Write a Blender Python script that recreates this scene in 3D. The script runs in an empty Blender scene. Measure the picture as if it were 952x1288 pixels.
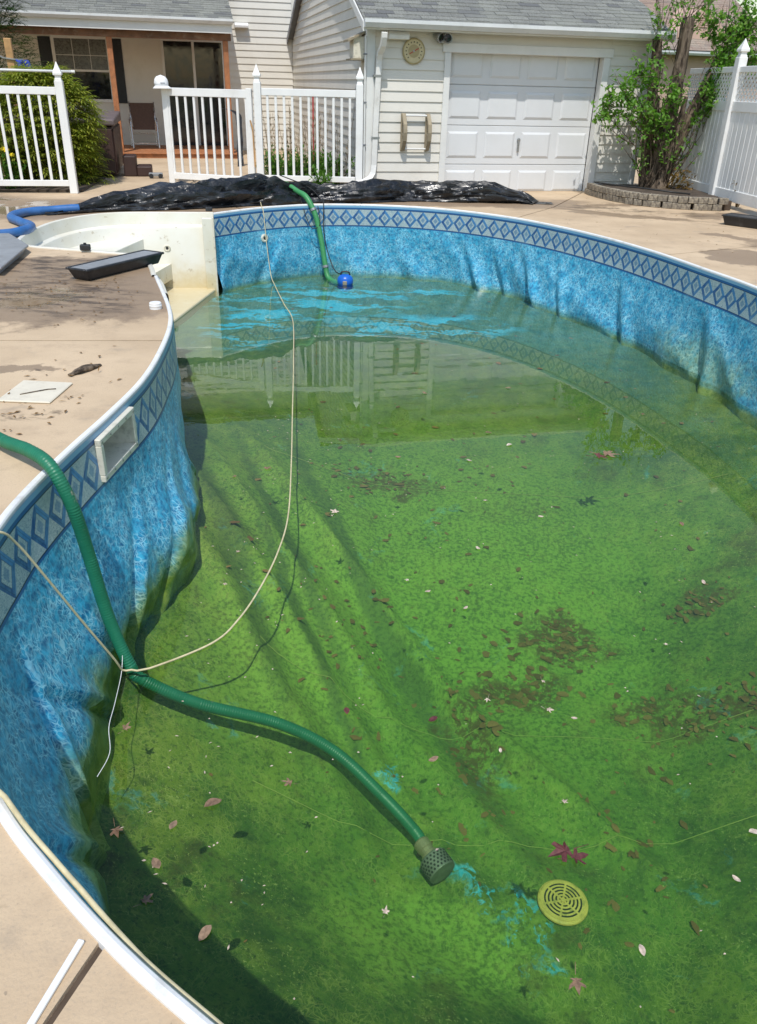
import bpy, bmesh, math, random
from mathutils import Vector, Matrix, noise
from mathutils.geometry import delaunay_2d_cdt
R = math.radians
random.seed(7)
sc = bpy.context.scene
COL = sc.collection

# ------------------------------------------------------------------ camera, sky, sun, exposure
cam_d = bpy.data.cameras.new('camera'); cam = bpy.data.objects.new('camera', cam_d); COL.objects.link(cam)
p_, r_ = R(27.8), R(1.5)
F = Vector((0, math.cos(p_), -math.sin(p_))); X0 = Vector((1, 0, 0)); U0 = X0.cross(F)
RX = X0 * math.cos(r_) + U0 * math.sin(r_); UP = -X0 * math.sin(r_) + U0 * math.cos(r_)
mw = Matrix((RX, UP, -F)).transposed().to_4x4(); mw.translation = (0, 0, 1.55)
cam.matrix_world = mw
cam_d.sensor_fit = 'VERTICAL'; cam_d.sensor_height = 36; cam_d.lens = 36 * 1000 / 1288.0
cam_d.shift_y = -9.5 / 1288; cam_d.clip_start = .05; cam_d.clip_end = 2000
sc.camera = cam

SUN_EL = R(60); SUN_AZ = math.atan2(.05, 1.0)          # direction the light travels, from +Y towards +X
world = bpy.data.worlds.new('World'); sc.world = world; world.use_nodes = True
wn = world.node_tree; wn.nodes.clear()
sky = wn.nodes.new('ShaderNodeTexSky'); sky.sky_type = 'NISHITA'; sky.sun_disc = False
sky.sun_elevation = SUN_EL; sky.sun_rotation = SUN_AZ + math.pi; sky.air_density = 1.5; sky.dust_density = 1.0; sky.ozone_density = 1.5
bg = wn.nodes.new('ShaderNodeBackground'); bg.inputs[1].default_value = .15
wo = wn.nodes.new('ShaderNodeOutputWorld')
wn.links.new(sky.outputs[0], bg.inputs[0]); wn.links.new(bg.outputs[0], wo.inputs[0])
sl = bpy.data.lights.new('sun', 'SUN'); sl.energy = 3.3; sl.angle = R(.53); sl.color = (1, .965, .90)
so = bpy.data.objects.new('sun', sl); COL.objects.link(so); so.location = (0, -20, 40)
td = Vector((math.sin(SUN_AZ) * math.cos(SUN_EL), math.cos(SUN_AZ) * math.cos(SUN_EL), -math.sin(SUN_EL)))
so.rotation_euler = td.to_track_quat('-Z', 'Y').to_euler()
sc.view_settings.view_transform = 'Standard'; sc.view_settings.look = 'None'
sc.view_settings.exposure = .05; sc.view_settings.gamma = 1
sc.render.engine = 'CYCLES'
cy = sc.cycles
cy.use_denoising = True; cy.max_bounces = 8; cy.transparent_max_bounces = 12; cy.volume_bounces = 0
cy.caustics_reflective = False; cy.caustics_refractive = False; cy.sample_clamp_indirect = 4

# ------------------------------------------------------------------ node helpers
class NT:
    def __init__(s, name):
        s.m = bpy.data.materials.new(name); s.m.use_nodes = True
        s.t = s.m.node_tree; s.t.nodes.clear()
        s.out = s.t.nodes.new('ShaderNodeOutputMaterial')
    def n(s, kind, **kw):
        x = s.t.nodes.new('ShaderNode' + kind)
        for k, v in kw.items(): setattr(x, k, v)
        return x
    def put(s, sock, v):
        if v is None: return
        if hasattr(v, 'is_output'): s.t.links.new(v, sock)
        elif isinstance(v, (tuple, list)):
            sock.default_value = tuple(v) + ((1,) if len(v) == 3 and len(sock.default_value) == 4 else ())
        else: sock.default_value = v
    def math(s, op, a, b=None, c=None, clamp=False):
        x = s.n('Math', operation=op); x.use_clamp = clamp
        for i, v in enumerate((a, b, c)): s.put(x.inputs[i], v)
        return x.outputs[0]
    def vmath(s, op, a, b=None):
        x = s.n('VectorMath', operation=op); s.put(x.inputs[0], a); s.put(x.inputs[1], b); return x.outputs[0]
    def mix(s, f, a, b, blend='MIX'):
        x = s.n('Mix', data_type='RGBA', blend_type=blend); s.put(x.inputs[0], f); s.put(x.inputs[6], a); s.put(x.inputs[7], b); return x.outputs[2]
    def smooth(s, v, a, b, lo=0., hi=1.):
        x = s.n('MapRange', interpolation_type='SMOOTHSTEP'); s.put(x.inputs[0], v)
        for i, q in enumerate((a, b, lo, hi)): x.inputs[i + 1].default_value = q
        return x.outputs[0]
    def noise(s, vec, scale, detail=4, rough=.55, dist=0., col=False):
        x = s.n('TexNoise'); s.put(x.inputs['Vector'], vec); x.inputs['Scale'].default_value = scale
        x.inputs['Detail'].default_value = detail; x.inputs['Roughness'].default_value = rough; x.inputs['Distortion'].default_value = dist
        return x.outputs[1 if col else 0]
    def vor(s, vec, scale, feature='F1', rnd=1., out=0):
        x = s.n('TexVoronoi', feature=feature); s.put(x.inputs['Vector'], vec); x.inputs['Scale'].default_value = scale
        x.inputs['Randomness'].default_value = rnd; return x.outputs[out]
    def scale(s, vec, sx, sy, sz, loc=(0, 0, 0), rz=0.):
        x = s.n('Mapping'); s.put(x.inputs[0], vec); x.inputs['Scale'].default_value = (sx, sy, sz)
        x.inputs['Location'].default_value = loc; x.inputs['Rotation'].default_value = (0, 0, rz); return x.outputs[0]
    def pos(s): return s.n('NewGeometry').outputs['Position']
    def objc(s): return s.n('TexCoord').outputs['Object']
    def uv(s): return s.n('TexCoord').outputs['UV']
    def sep(s, v):
        x = s.n('SeparateXYZ'); s.put(x.inputs[0], v); return x.outputs
    def comb(s, x_, y_, z_=0.):
        x = s.n('CombineXYZ'); s.put(x.inputs[0], x_); s.put(x.inputs[1], y_); s.put(x.inputs[2], z_); return x.outputs[0]
    def bump(s, h, strength=.3, dist=.01):
        x = s.n('Bump'); x.inputs['Strength'].default_value = strength; x.inputs['Distance'].default_value = dist; s.put(x.inputs['Height'], h); return x.outputs[0]
    def blob(s, P, cx, cy, rx, ry, rz=0., soft=.5):
        """1 inside an ellipse on the ground plan, fading to 0 outside; P is a (distorted) position"""
        v = s.vmath('SUBTRACT', P, (cx, cy, 0)); x = s.n('VectorRotate', rotation_type='Z_AXIS'); s.put(x.inputs['Vector'], v); x.inputs['Angle'].default_value = -rz
        v = s.vmath('MULTIPLY', x.outputs[0], (1 / rx, 1 / ry, 0)); l = s.n('VectorMath', operation='LENGTH'); s.put(l.inputs[0], v)
        return s.smooth(l.outputs['Value'], 1 + soft / 2, 1 - soft / 2)
    def union(s, L):
        a = L[0]
        for b in L[1:]: a = s.math('MAXIMUM', a, b)
        return a
    def bsdf(s, col, rough=.5, normal=None, spec=.5, metal=0., **kw):
        x = s.n('BsdfPrincipled'); s.put(x.inputs['Base Color'], col); s.put(x.inputs['Roughness'], rough); s.put(x.inputs['Normal'], normal)
        s.put(x.inputs['Specular IOR Level'], spec); s.put(x.inputs['Metallic'], metal)
        for k, v in kw.items(): s.put(x.inputs[k], v)
        s.t.links.new(x.outputs[0], s.out.inputs[0]); return x

def simple(name, col, rough=.5, var=.12, scale=8., metal=0., bump=.0, bscale=60., spec=.5, dirt=None, dscale=2.2, damt=.5, **kw):
    n = NT(name); P = n.objc()
    a = n.noise(P, scale, 5, .6)
    k = n.smooth(a, .25, .75, 1 - var, 1 + var)
    c = n.mix(1., tuple(col) + (1,), n.comb(k, k, k), 'MULTIPLY')
    if dirt:
        d = n.math('MULTIPLY', n.smooth(n.noise(n.pos(), dscale, 7, .68), .5, .72), damt)
        c = n.mix(d, c, tuple(dirt) + (1,))
    nm = n.bump(n.noise(P, bscale, 4), bump, .01) if bump else None
    rr = n.smooth(n.noise(P, scale * 2.3, 4), .3, .7, max(.02, rough - .08), min(1, rough + .1))
    n.bsdf(c, rr, nm, spec, metal, **kw)
    return n.m

M = {}
M['white'] = simple('white_vinyl', (.80, .80, .79), .38, .04, 3, dirt=(.5, .47, .4), dscale=3.5, damt=.22)
M['white_old'] = simple('weathered_white', (.74, .73, .70), .5, .06, 3, dirt=(.36, .33, .27), dscale=4, damt=.4)
M['siding'] = simple('cream_siding', (.69, .665, .605), .5, .04, 1.5, dirt=(.52, .48, .40), dscale=2.5, damt=.25, bump=.06, bscale=120)
M['trim'] = simple('pale_trim', (.72, .72, .70), .45, .04, 3, dirt=(.5, .48, .44), damt=.2)
M['alu'] = simple('painted_gutter', (.66, .68, .69), .35, .05, 3, dirt=(.4, .4, .38), dscale=5, damt=.35)
M['dark_fascia'] = simple('grey_fascia', (.17, .18, .20), .5, .1, 4)
M['door_white'] = simple('garage_door_white', (.66, .675, .69), .42, .03, 2, dirt=(.6, .58, .54), damt=.2)
M['wood_post'] = simple('stained_wood', (.38, .15, .06), .6, .25, 9, bump=.2, dirt=(.2, .1, .05))
M['wood_beam'] = simple('weathered_beam', (.20, .10, .055), .75, .35, 4, bump=.3, dirt=(.32, .24, .17), dscale=6, damt=.7)
M['wood_raw'] = simple('raw_post_wood', (.45, .26, .11), .7, .25, 9, bump=.2)
M['glass_dark'] = simple('window_glass', (.012, .014, .017), .06, .1, 3, spec=.8)
M['curtain'] = simple('curtain', (.10, .10, .09), .3, .5, 14, spec=.8)
M['shutter'] = simple('black_shutter', (.015, .017, .02), .5, .1)
M['brown_plastic'] = simple('brown_cabinet', (.045, .022, .018), .55, .2, 5, bump=.1)
M['spa_cover'] = simple('spa_cover_vinyl', (.13, .10, .10), .5, .15, 4, bump=.1, bscale=9)
M['sling'] = simple('brown_sling', (.10, .055, .035), .7, .15, 30)
M['steel'] = simple('chair_steel', (.55, .55, .56), .3, .05, metal=.8)
M['grey_cover'] = simple('grey_cover', (.15, .17, .21), .5, .2, 4, bump=.35, bscale=8)
M['black_plastic'] = simple('black_plastic', (.018, .019, .022), .42, .2, 6, dirt=(.10, .10, .10), dscale=5, damt=.6)
M['grey_plastic'] = simple('grey_plastic', (.26, .27, .28), .5, .12, 4, dirt=(.16, .15, .14), dscale=6, damt=.6)
M['blue_hose'] = simple('blue_layflat', (.03, .13, .36), .45, .15, 10, dirt=(.2, .22, .25), damt=.3)
M['pump_blue'] = simple('pump_blue', (.01, .12, .55), .35, .1)
M['cord'] = simple('black_cord', (.02, .02, .02), .5)
M['rope'] = simple('cream_rope', (.62, .54, .33), .7, .15, 30, dirt=(.36, .30, .14), dscale=5, damt=.6)
M['hose_far'] = simple('green_hose_far', (.05, .26, .09), .4, .12, 8)
M['brass'] = simple('hose_coupling', (.28, .24, .14), .5, .2, 12, metal=.3)
M['strainer'] = simple('strainer_steel', (.16, .17, .14), .6, .25, 10, metal=.2)
M['seam'] = simple('seam_weld', (.30, .34, .08), .8)
M['dark'] = simple('dark_hole', (.012, .012, .012), .8)
M['ivory'] = simple('ivory_plastic', (.70, .66, .55), .45, .06, 4, dirt=(.30, .27, .20), dscale=14, damt=.6)
M['beige'] = simple('beige_plastic', (.30, .25, .17), .6, .15, 8)
M['red'] = simple('red_stake', (.5, .03, .03), .5)
M['blue_cloth'] = simple('blue_cloth', (.02, .05, .30), .8, .3, 12)
M['pink_siding'] = simple('tan_pink_siding', (.55, .38, .30), .7, .06, 3)
M['soil'] = simple('soil', (.075, .055, .04), .95, .4, 6, bump=.6, bscale=14)
M['drain'] = simple('drain_yellow', (.66, .47, .11), .6, .12, 9, dirt=(.26, .24, .06), dscale=18, damt=.8)
M['hat'] = simple('white_cotton', (.80, .80, .80), .8, .03)
M['cap_mark'] = simple('grey_print', (.25, .25, .28), .8)
M['dial'] = simple('dial_face', (.58, .50, .30), .5, .06, 14)
M['dial_ring'] = simple('dial_ring', (.40, .33, .17), .45, .1)
M['galv'] = simple('galvanised', (.35, .36, .36), .35, .15, 8, metal=.7)
M['tile'] = simple('pale_plate', (.68, .62, .50), .55, .05, 6, dirt=(.45, .38, .28), dscale=9, damt=.4)
M['paper'] = simple('cream_plank', (.66, .60, .47), .6, .06, 6)

def brickmat():
    n = NT('paver_brick'); r = n.n('ObjectInfo').outputs['Random']; P = n.objc()
    c = n.mix(r, (.26, .23, .18, 1), (.40, .35, .27, 1))
    c = n.mix(n.smooth(n.noise(P, 25, 5), .35, .7), c, (.15, .13, .11, 1))
    n.bsdf(c, .9, n.bump(n.noise(P, 60, 4), .5, .01), .2); return n.m
M['brick'] = brickmat()

def shinglemat(name, c0, c1, c2):
    n = NT(name); P = n.pos()
    r = n.math('FRACT', n.math('ADD', n.n('ObjectInfo').outputs['Random'], n.n('NewGeometry').outputs['Random Per Island']))
    c = n.mix(n.smooth(r, .0, .6), c0 + (1,), c1 + (1,)); c = n.mix(n.smooth(r, .72, .9), c, c2 + (1,))
    c = n.mix(n.smooth(n.noise(P, 90, 3), .3, .75), c, (.09, .09, .085, 1))
    c = n.mix(n.math('MULTIPLY', n.smooth(n.noise(P, 1.1, 5), .45, .7), .35), c, (.30, .31, .27, 1))
    n.bsdf(c, .95, n.bump(n.noise(P, 120, 3), .6, .01), .2); return n.m
M['shingle'] = shinglemat('grey_shingle', (.25, .255, .235), (.33, .335, .305), (.18, .185, .19))
M['shingle_tan'] = shinglemat('tan_shingle', (.42, .29, .23), (.50, .36, .28), (.34, .24, .20))

def barkmat():
    n = NT('grey_bark'); P = n.objc(); S = n.scale(P, 14, 14, 2.2)
    a = n.noise(S, 1.6, 6, .65, .6)
    c = n.mix(n.smooth(a, .35, .65), (.035, .025, .018, 1), (.20, .155, .115, 1))
    c = n.mix(n.smooth(n.noise(P, 3, 4), .5, .7), c, (.25, .19, .13, 1))
    n.bsdf(c, .9, n.bump(a, .9, .03), .2); return n.m
M['bark'] = barkmat()
def leafmat(name, c0, c1, c2, trans=.45):
    n = NT(name); r = n.n('NewGeometry').outputs['Random Per Island']
    c = n.mix(n.smooth(r, 0, .7), c0 + (1,), c1 + (1,)); c = n.mix(n.smooth(r, .8, 1.), c, c2 + (1,))
    d = n.n('BsdfPrincipled'); n.put(d.inputs['Base Color'], c); d.inputs['Roughness'].default_value = .5; d.inputs['Specular IOR Level'].default_value = .35
    t = n.n('BsdfTranslucent'); n.put(t.inputs[0], n.mix(1., c, (1.2, 1.35, .6, 1), 'MULTIPLY'))
    x = n.n('MixShader'); x.inputs[0].default_value = trans
    n.t.links.new(d.outputs[0], x.inputs[1]); n.t.links.new(t.outputs[0], x.inputs[2]); n.t.links.new(x.outputs[0], n.out.inputs[0]); return n.m
M['leaf'] = leafmat('fresh_leaf', (.10, .24, .035), (.17, .34, .055), (.25, .40, .08))
M['cypress'] = leafmat('yellow_green_spray', (.16, .22, .025), (.30, .33, .045), (.42, .40, .06), .4)
M['evergreen'] = leafmat('dark_evergreen', (.03, .075, .015), (.05, .11, .02), (.09, .16, .03), .3)
M['tuft'] = leafmat('tuft_leaf', (.06, .15, .02), (.10, .24, .03), (.17, .30, .05))
M['dry'] = leafmat('dry_stalk', (.20, .14, .08), (.30, .22, .13), (.14, .10, .07), .1)
M['yellow'] = leafmat('yellow_petal', (.8, .6, .02), (.85, .7, .03), (.8, .5, .02), .2)
M['redleaf'] = leafmat('reddish_leaf', (.15, .10, .03), (.22, .13, .04), (.30, .20, .06), .3)
def deadleaf(name, c0, c1):
    n = NT(name); r = n.n('ObjectInfo').outputs['Random']; P = n.objc()
    c = n.mix(r, c0 + (1,), c1 + (1,)); k = n.smooth(n.noise(P, 60, 4), .3, .7, .65, 1.2)
    n.bsdf(n.mix(1., c, n.comb(k, k, k), 'MULTIPLY'), .6, None, .4); return n.m
M['leaf_pale'] = deadleaf('pale_dead_leaf', (.50, .38, .31), (.62, .52, .42))
M['leaf_brown'] = deadleaf('brown_dead_leaf', (.17, .10, .06), (.30, .20, .13))
M['leaf_dark'] = deadleaf('dark_red_leaf', (.10, .028, .03), (.14, .045, .04))
def littermat():
    n = NT('sunken_leaf'); r = n.n('NewGeometry').outputs['Random Per Island']
    n.bsdf(n.mix(r, (.13, .070, .024, 1), (.27, .155, .055, 1)), .8, None, .2); return n.m
M['litter'] = littermat()

# ------------------------------------------------------------------ mesh helpers
def obj(name, verts, faces, mat, parent=None, smooth=False, uvs=None, bevel=0., seg=1, loc=None):
    me = bpy.data.meshes.new(name); me.from_pydata([tuple(v) for v in verts], [], faces); me.update()
    o = bpy.data.objects.new(name, me); COL.objects.link(o)
    if mat is not None: me.materials.append(M[mat] if isinstance(mat, str) else mat)
    if smooth: me.polygons.foreach_set('use_smooth', [True] * len(me.polygons))
    if uvs is not None:
        l = me.uv_layers.new(name='UVMap')
        for lp in me.loops: l.data[lp.index].uv = uvs[lp.vertex_index]
    if parent is not None: o.parent = parent
    if loc is not None: o.location = loc
    if bevel:
        b = o.modifiers.new('bevel', 'BEVEL'); b.width = bevel; b.segments = seg; b.limit_method = 'ANGLE'; b.angle_limit = R(40)
    return o
class MB:
    def __init__(s): s.v = []; s.f = []
    def add(s, vs, fs):
        k = len(s.v); s.v += [Vector(v) for v in vs]; s.f += [tuple(i + k for i in f) for f in fs]; return s
    def box(s, x0, x1, y0, y1, z0, z1, mat=None):
        vs = [Vector((x, y, z)) for z in (z0, z1) for y in (y0, y1) for x in (x0, x1)]
        if mat is not None: vs = [mat @ v for v in vs]
        return s.add(vs, [(0, 2, 3, 1), (4, 5, 7, 6), (0, 1, 5, 4), (2, 6, 7, 3), (0, 4, 6, 2), (1, 3, 7, 5)])
    def hexa(s, b, t):          # quad b (4 points) to quad t
        return s.add(list(b) + list(t), [(3, 2, 1, 0), (4, 5, 6, 7)] + [(i, (i + 1) % 4, 4 + (i + 1) % 4, 4 + i) for i in range(4)])
    def prism(s, poly, d):      # polygon (3d points) pushed along vector d
        n = len(poly); d = Vector(d); a = [Vector(q) for q in poly]
        return s.add(a + [q + d for q in a], [tuple(range(n))[::-1], tuple(range(n, 2 * n))] + [(i, (i + 1) % n, n + (i + 1) % n, n + i) for i in range(n)])
    def tube(s, pts, r, k=8, cap=True):
        pts = [Vector(q) for q in pts]; n = len(pts); rr = r if callable(r) else (lambda i: r if not isinstance(r, (list, tuple)) else r[i])
        ref = None; ring = []; base = len(s.v)
        for i, q in enumerate(pts):
            t = (pts[min(i + 1, n - 1)] - pts[max(i - 1, 0)])
            t = t.normalized() if t.length > 1e-9 else Vector((0, 0, 1))
            if ref is None: ref = (Vector((0, 0, 1)) if abs(t.z) < .9 else Vector((1, 0, 0)))
            a = (ref - t * ref.dot(t)).normalized(); b = t.cross(a); ref = a
            for j in range(k):
                an = 2 * math.pi * j / k; s.v.append(q + (a * math.cos(an) + b * math.sin(an)) * rr(i))
        for i in range(n - 1):
            for j in range(k):
                j2 = (j + 1) % k; s.f.append((base + i * k + j, base + i * k + j2, base + (i + 1) * k + j2, base + (i + 1) * k + j))
        if cap: s.f.append(tuple(base + j for j in range(k))[::-1]); s.f.append(tuple(base + (n - 1) * k + j for j in range(k)))
        return s
    def lathe(s, prof, k=16, mat=None):
        base = len(s.v)
        for r, z in prof:
            for j in range(k):
                a = 2 * math.pi * j / k; v = Vector((r * math.cos(a), r * math.sin(a), z)); s.v.append(mat @ v if mat is not None else v)
        for i in range(len(prof) - 1):
            for j in range(k):
                j2 = (j + 1) % k; s.f.append((base + i * k + j, base + i * k + j2, base + (i + 1) * k + j2, base + (i + 1) * k + j))
        s.f.append(tuple(base + j for j in range(k))[::-1]); s.f.append(tuple(base + (len(prof) - 1) * k + j for j in range(k)))
        return s
    def build(s, name, mat, parent=None, **kw): return obj(name, s.v, s.f, mat, parent, **kw)
def spline(pts, step=.05, closed=False):
    """Catmull-Rom through pts, resampled at about 'step'"""
    P = [Vector(q) for q in pts]; n = len(P); out = []
    for i in range(n if closed else n - 1):
        g = lambda k: P[(i + k) % n] if closed else P[min(max(i + k, 0), n - 1)]
        p0, p1, p2, p3 = g(-1), g(0), g(1), g(2); m = max(2, int((p2 - p1).length / step))
        for j in range(m):
            t = j / m
            out.append(.5 * ((2 * p1) + (p2 - p0) * t + (2 * p0 - 5 * p1 + 4 * p2 - p3) * t * t + (3 * p1 - p0 - 3 * p2 + p3) * t ** 3))
    if not closed: out.append(P[-1])
    return out
def tag(o, label=None, cat=None, group=None, kind=None):
    for k, v in (('label', label), ('category', cat), ('group', group), ('kind', kind)):
        if v: o[k] = v
    return o
def thing(name, loc, rz, label, cat, group=None):
    o = bpy.data.objects.new(name, None); COL.objects.link(o); o.location = loc; o.rotation_euler = (0, 0, rz); o.empty_display_size = .2
    return tag(o, label, cat, group)
def copy_to(src, parent, loc=None, rot=None):
    c = src.copy(); COL.objects.link(c); c.parent = parent
    if loc is not None: c.location = loc
    if rot is not None: c.rotation_euler = rot
    return c

YAW = R(13.5); GD = Vector((math.cos(YAW), math.sin(YAW), 0)); GN = Vector((-GD.y, GD.x, 0)); GO = Vector((-.333, 13.817, 0))
def L(x, y, z=0.): return GO + GD * x + GN * y + Vector((0, 0, z))      # building frame -> world

# ------------------------------------------------------------------ pool outline
WATER = -.965
west = [(-2.02, 7.16), (-1.66, 6.14), (-1.51, 5.58), (-1.42, 4.93), (-1.385, 4.39), (-1.41, 3.88), (-1.45, 3.44), (-1.475, 3.04), (-1.47, 2.69), (-1.40, 2.2), (-1.18, 1.72), (-.90, 1.36), (-.70, 1.165), (-.49, .99), (-.29, .85), (0, .66), (.45, .42), (1.0, .30), (1.7, .38), (2.35, .85), (2.85, 1.7), (3.2, 2.9), (3.42, 4.4), (3.48, 6.0), (3.38, 7.3), (3.18, 8.18), (2.95, 9.05), (2.62, 9.92), (2.20, 10.7), (1.66, 11.42), (.85, 12.03), (-.07, 12.27), (-.99, 12.18), (-1.73, 11.70), (-2.28, 11.02)]
STEP = [(-2.28, 11.02), (-2.9, 10.93), (-3.45, 10.80), (-3.78, 10.48), (-3.95, 9.98), (-3.97, 9.45), (-3.92, 8.95), (-3.80, 8.55), (-3.60, 8.40), (-3.28, 8.32), (-2.8, 8.20), (-2.42, 8.06), (-2.22, 7.72), (-2.02, 7.16)]
edge = spline([(x, y, 0) for x, y in west], .025)                       # H ... A  (open)
arc = [0.]
for i in range(1, len(edge)): arc.append(arc[-1] + (edge[i] - edge[i - 1]).length)
rim = spline([(x, y, 0) for x, y in STEP], .06)
loop2d = [v.xy.copy() for v in edge[:-1:4]] + [edge[-1].xy.copy()] + [v.xy.copy() for v in rim[1:-1]]
def inward(i):
    t = (edge[min(i + 1, len(edge) - 1)] - edge[max(i - 1, 0)]).normalized(); return Vector((-t.y, t.x, 0))
def offs(P, d):                                                            # outset of a closed 2d loop (water lies left of the path)
    n = len(P); out = []
    for i in range(n):
        t = (P[(i + 1) % n] - P[i - 1]).normalized(); out.append(P[i] + Vector((t.y, -t.x)) * d)
    return out

# ------------------------------------------------------------------ materials of the pool and the deck
def linermat(floor):
    n = NT('liner_floor' if floor else 'liner_wall'); P = n.pos()
    uvw = n.uv() if not floor else n.vmath('MULTIPLY', P, (1, 1, 0))
    wob = n.noise(uvw, 9, 3, .5, 0, True); dv = n.vmath('ADD', uvw, n.vmath('MULTIPLY', n.vmath('SUBTRACT', wob, (.5, .5, .5)), (.11, .11, 0)))
    e1 = n.vor(n.scale(dv, 1, .75, 1), 30 if not floor else 34, 'DISTANCE_TO_EDGE'); e2 = n.vor(n.scale(dv, 1, .7, 1, (3.3, 1.7, 0)), 55, 'DISTANCE_TO_EDGE')
    veins = n.math('MAXIMUM', n.smooth(e1, .085, .01), n.math('MULTIPLY', n.smooth(e2, .10, .02), .6))
    veins = n.math('MULTIPLY', veins, n.smooth(n.noise(uvw, 7, 3), .34, .62, .15, 1))
    tone = n.noise(uvw, 26, 4, .6)
    blue = n.mix(n.smooth(tone, .3, .7), (.005, .125, .29, 1), (.045, .43, .66, 1))
    blue = n.mix(n.math('MULTIPLY', veins, .75), blue, (.42, .80, .90, 1))
    if not floor:
        U, V, _ = n.sep(n.uv())
        # printed tile border: diamonds between two rails
        per = .19; top, bot = .045, .30
        cx = n.math('SUBTRACT', n.math('FRACT', n.math('DIVIDE', U, per)), .5)
        cyy = n.math('DIVIDE', n.math('SUBTRACT', V, (top + bot) / 2), bot - top - .03)
        ax = n.math('ABSOLUTE', cx); ay = n.math('ABSOLUTE', cyy); d = n.math('ADD', ax, ay)
        ring = n.math('MULTIPLY', n.smooth(d, .30, .31), n.smooth(d, .525, .515))
        core = n.smooth(d, .17, .16)
        seamx = n.math('MAXIMUM', n.smooth(n.math('ABSOLUTE', n.math('SUBTRACT', d, .425)), .012, .004), n.smooth(n.math('ABSOLUTE', n.math('SUBTRACT', d, .305)), .016, .006))
        scr = n.noise(n.scale(n.uv(), 1, 1, 1), 34, 2, .5, 3.5)
        stone = n.mix(n.smooth(n.math('ABSOLUTE', n.math('SUBTRACT', scr, .5)), .015, .06), (.10, .22, .32, 1), (.50, .58, .57, 1))
        stone = n.mix(n.smooth(n.noise(n.uv(), 180, 3), .45, .7), stone, (.33, .40, .42, 1))
        side = n.math('GREATER_THAN', cx, 0.); up = n.math('GREATER_THAN', cyy, 0.)
        rib = n.mix(side, (.05, .21, .46, 1), (.014, .085, .27, 1)); rib = n.mix(n.math('MULTIPLY', up, .5), rib, (.012, .07, .22, 1))
        rib = n.mix(n.smooth(tone, .35, .7), rib, n.mix(.35, rib, (.2, .45, .62, 1)))
        c = n.mix(ring, stone, rib); c = n.mix(n.math('MULTIPLY', core, .6), c, (.05, .17, .33, 1)); c = n.mix(n.math('MULTIPLY', seamx, .75), c, (.008, .03, .10, 1))
        rail = n.smooth(ay, .485, .50); c = n.mix(rail, c, (.018, .11, .30, 1))
        line = n.smooth(n.math('ABSOLUTE', n.math('SUBTRACT', ay, .50)), .02, .008); c = n.mix(line, c, (.006, .02, .07, 1))
        band = n.math('MULTIPLY', n.smooth(V, top - .006, top - .002), n.smooth(V, bot + .004, bot))
        topc = n.mix(n.smooth(V, top - .01, top - .006), (.20, .40, .58, 1), (.02, .10, .28, 1))
        col = n.mix(n.smooth(V, top, top - .004), blue, topc); col = n.mix(band, col, c)
        # algae film creeping up from the water: own outline, strongest along the western side
        X, Y, Z = n.sep(P)
        west_ = n.smooth(X, .3, -.6)
        h = n.math('ADD', Z, n.math('MULTIPLY', n.math('SUBTRACT', n.noise(n.scale(P, 1, 1, .6), 3.2, 5, .6), .5), .55))
        film = n.math('MULTIPLY', n.smooth(h, -.80, -1.0), n.math('MULTIPLY', n.math('MULTIPLY', west_, n.smooth(Y, 9., 6.5, .25, 1.)), .85))
        tide = n.smooth(n.math('ADD', Z, n.math('MULTIPLY', n.math('SUBTRACT', n.noise(P, 6, 5, .6), .5), .10)), -.90, -.965)
        east = n.math('MULTIPLY', n.blob(n.vmath('ADD', P, n.vmath('MULTIPLY', n.vmath('SUBTRACT', wob, (.5, .5, .5)), (.6, .6, 0))), 3.0, 7.6, .5, .9, 0, .9), n.math('MULTIPLY', n.smooth(h, -.5, -.85), .55))
        a = n.math('MAXIMUM', n.math('MAXIMUM', film, n.math('MULTIPLY', tide, .22)), east)
        a = n.math('MAXIMUM', a, n.smooth(Z, -.96, -1.03))
        alg = n.mix(n.smooth(n.noise(P, 11, 5), .35, .65), (.08, .17, .012, 1), (.26, .34, .05, 1))
        alg = n.mix(n.math('MULTIPLY', veins, .5), alg, (.5, .58, .18, 1))
        col = n.mix(a, col, alg)
        pale = n.math('MULTIPLY', n.smooth(n.noise(n.scale(n.uv(), 1, .5, 1), 2.3, 4), .55, .75), .22)
        col = n.mix(pale, col, (.35, .62, .75, 1))
        n.bsdf(col, .34, n.bump(n.noise(uvw, 7, 4), .18, .02), .45)
    else:
        D = n.vmath('ADD', P, n.vmath('MULTIPLY', n.vmath('SUBTRACT', n.noise(P, 3, 4, .6, 0, True), (.5, .5, .5)), (.7, .7, 0)))
        big = n.noise(P, .9, 5, .62); mid = n.noise(P, 7, 6, .7); fine = n.noise(P, 38, 4, .65); patch = n.noise(n.scale(D, 1, .7, 1, (4, 9, 0)), 1.6, 6, .68)
        g = n.mix(n.smooth(big, .38, .62), (0.036, 0.099, 0.015, 1), (0.101, 0.198, 0.026, 1))
        g = n.mix(n.math('MULTIPLY', n.smooth(patch, .50, .66), .6), g, (0.187, 0.251, 0.026, 1))
        g = n.mix(n.math('MULTIPLY', n.smooth(patch, .46, .34), .6), g, (0.022, 0.056, 0.013, 1))
        g = n.mix(n.smooth(mid, .45, .72), g, n.mix(.5, g, (0.216, 0.277, 0.038, 1)))
        g = n.mix(n.math('MULTIPLY', n.smooth(mid, .46, .30), .55), g, (0.022, 0.056, 0.011, 1))
        g = n.mix(n.math('MULTIPLY', n.smooth(fine, .50, .66), .65), g, (0.022, 0.056, 0.012, 1))
        g = n.mix(n.math('MULTIPLY', veins, n.smooth(patch, .35, .6, .10, .38)), g, (0.446, 0.475, 0.120, 1))
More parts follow.
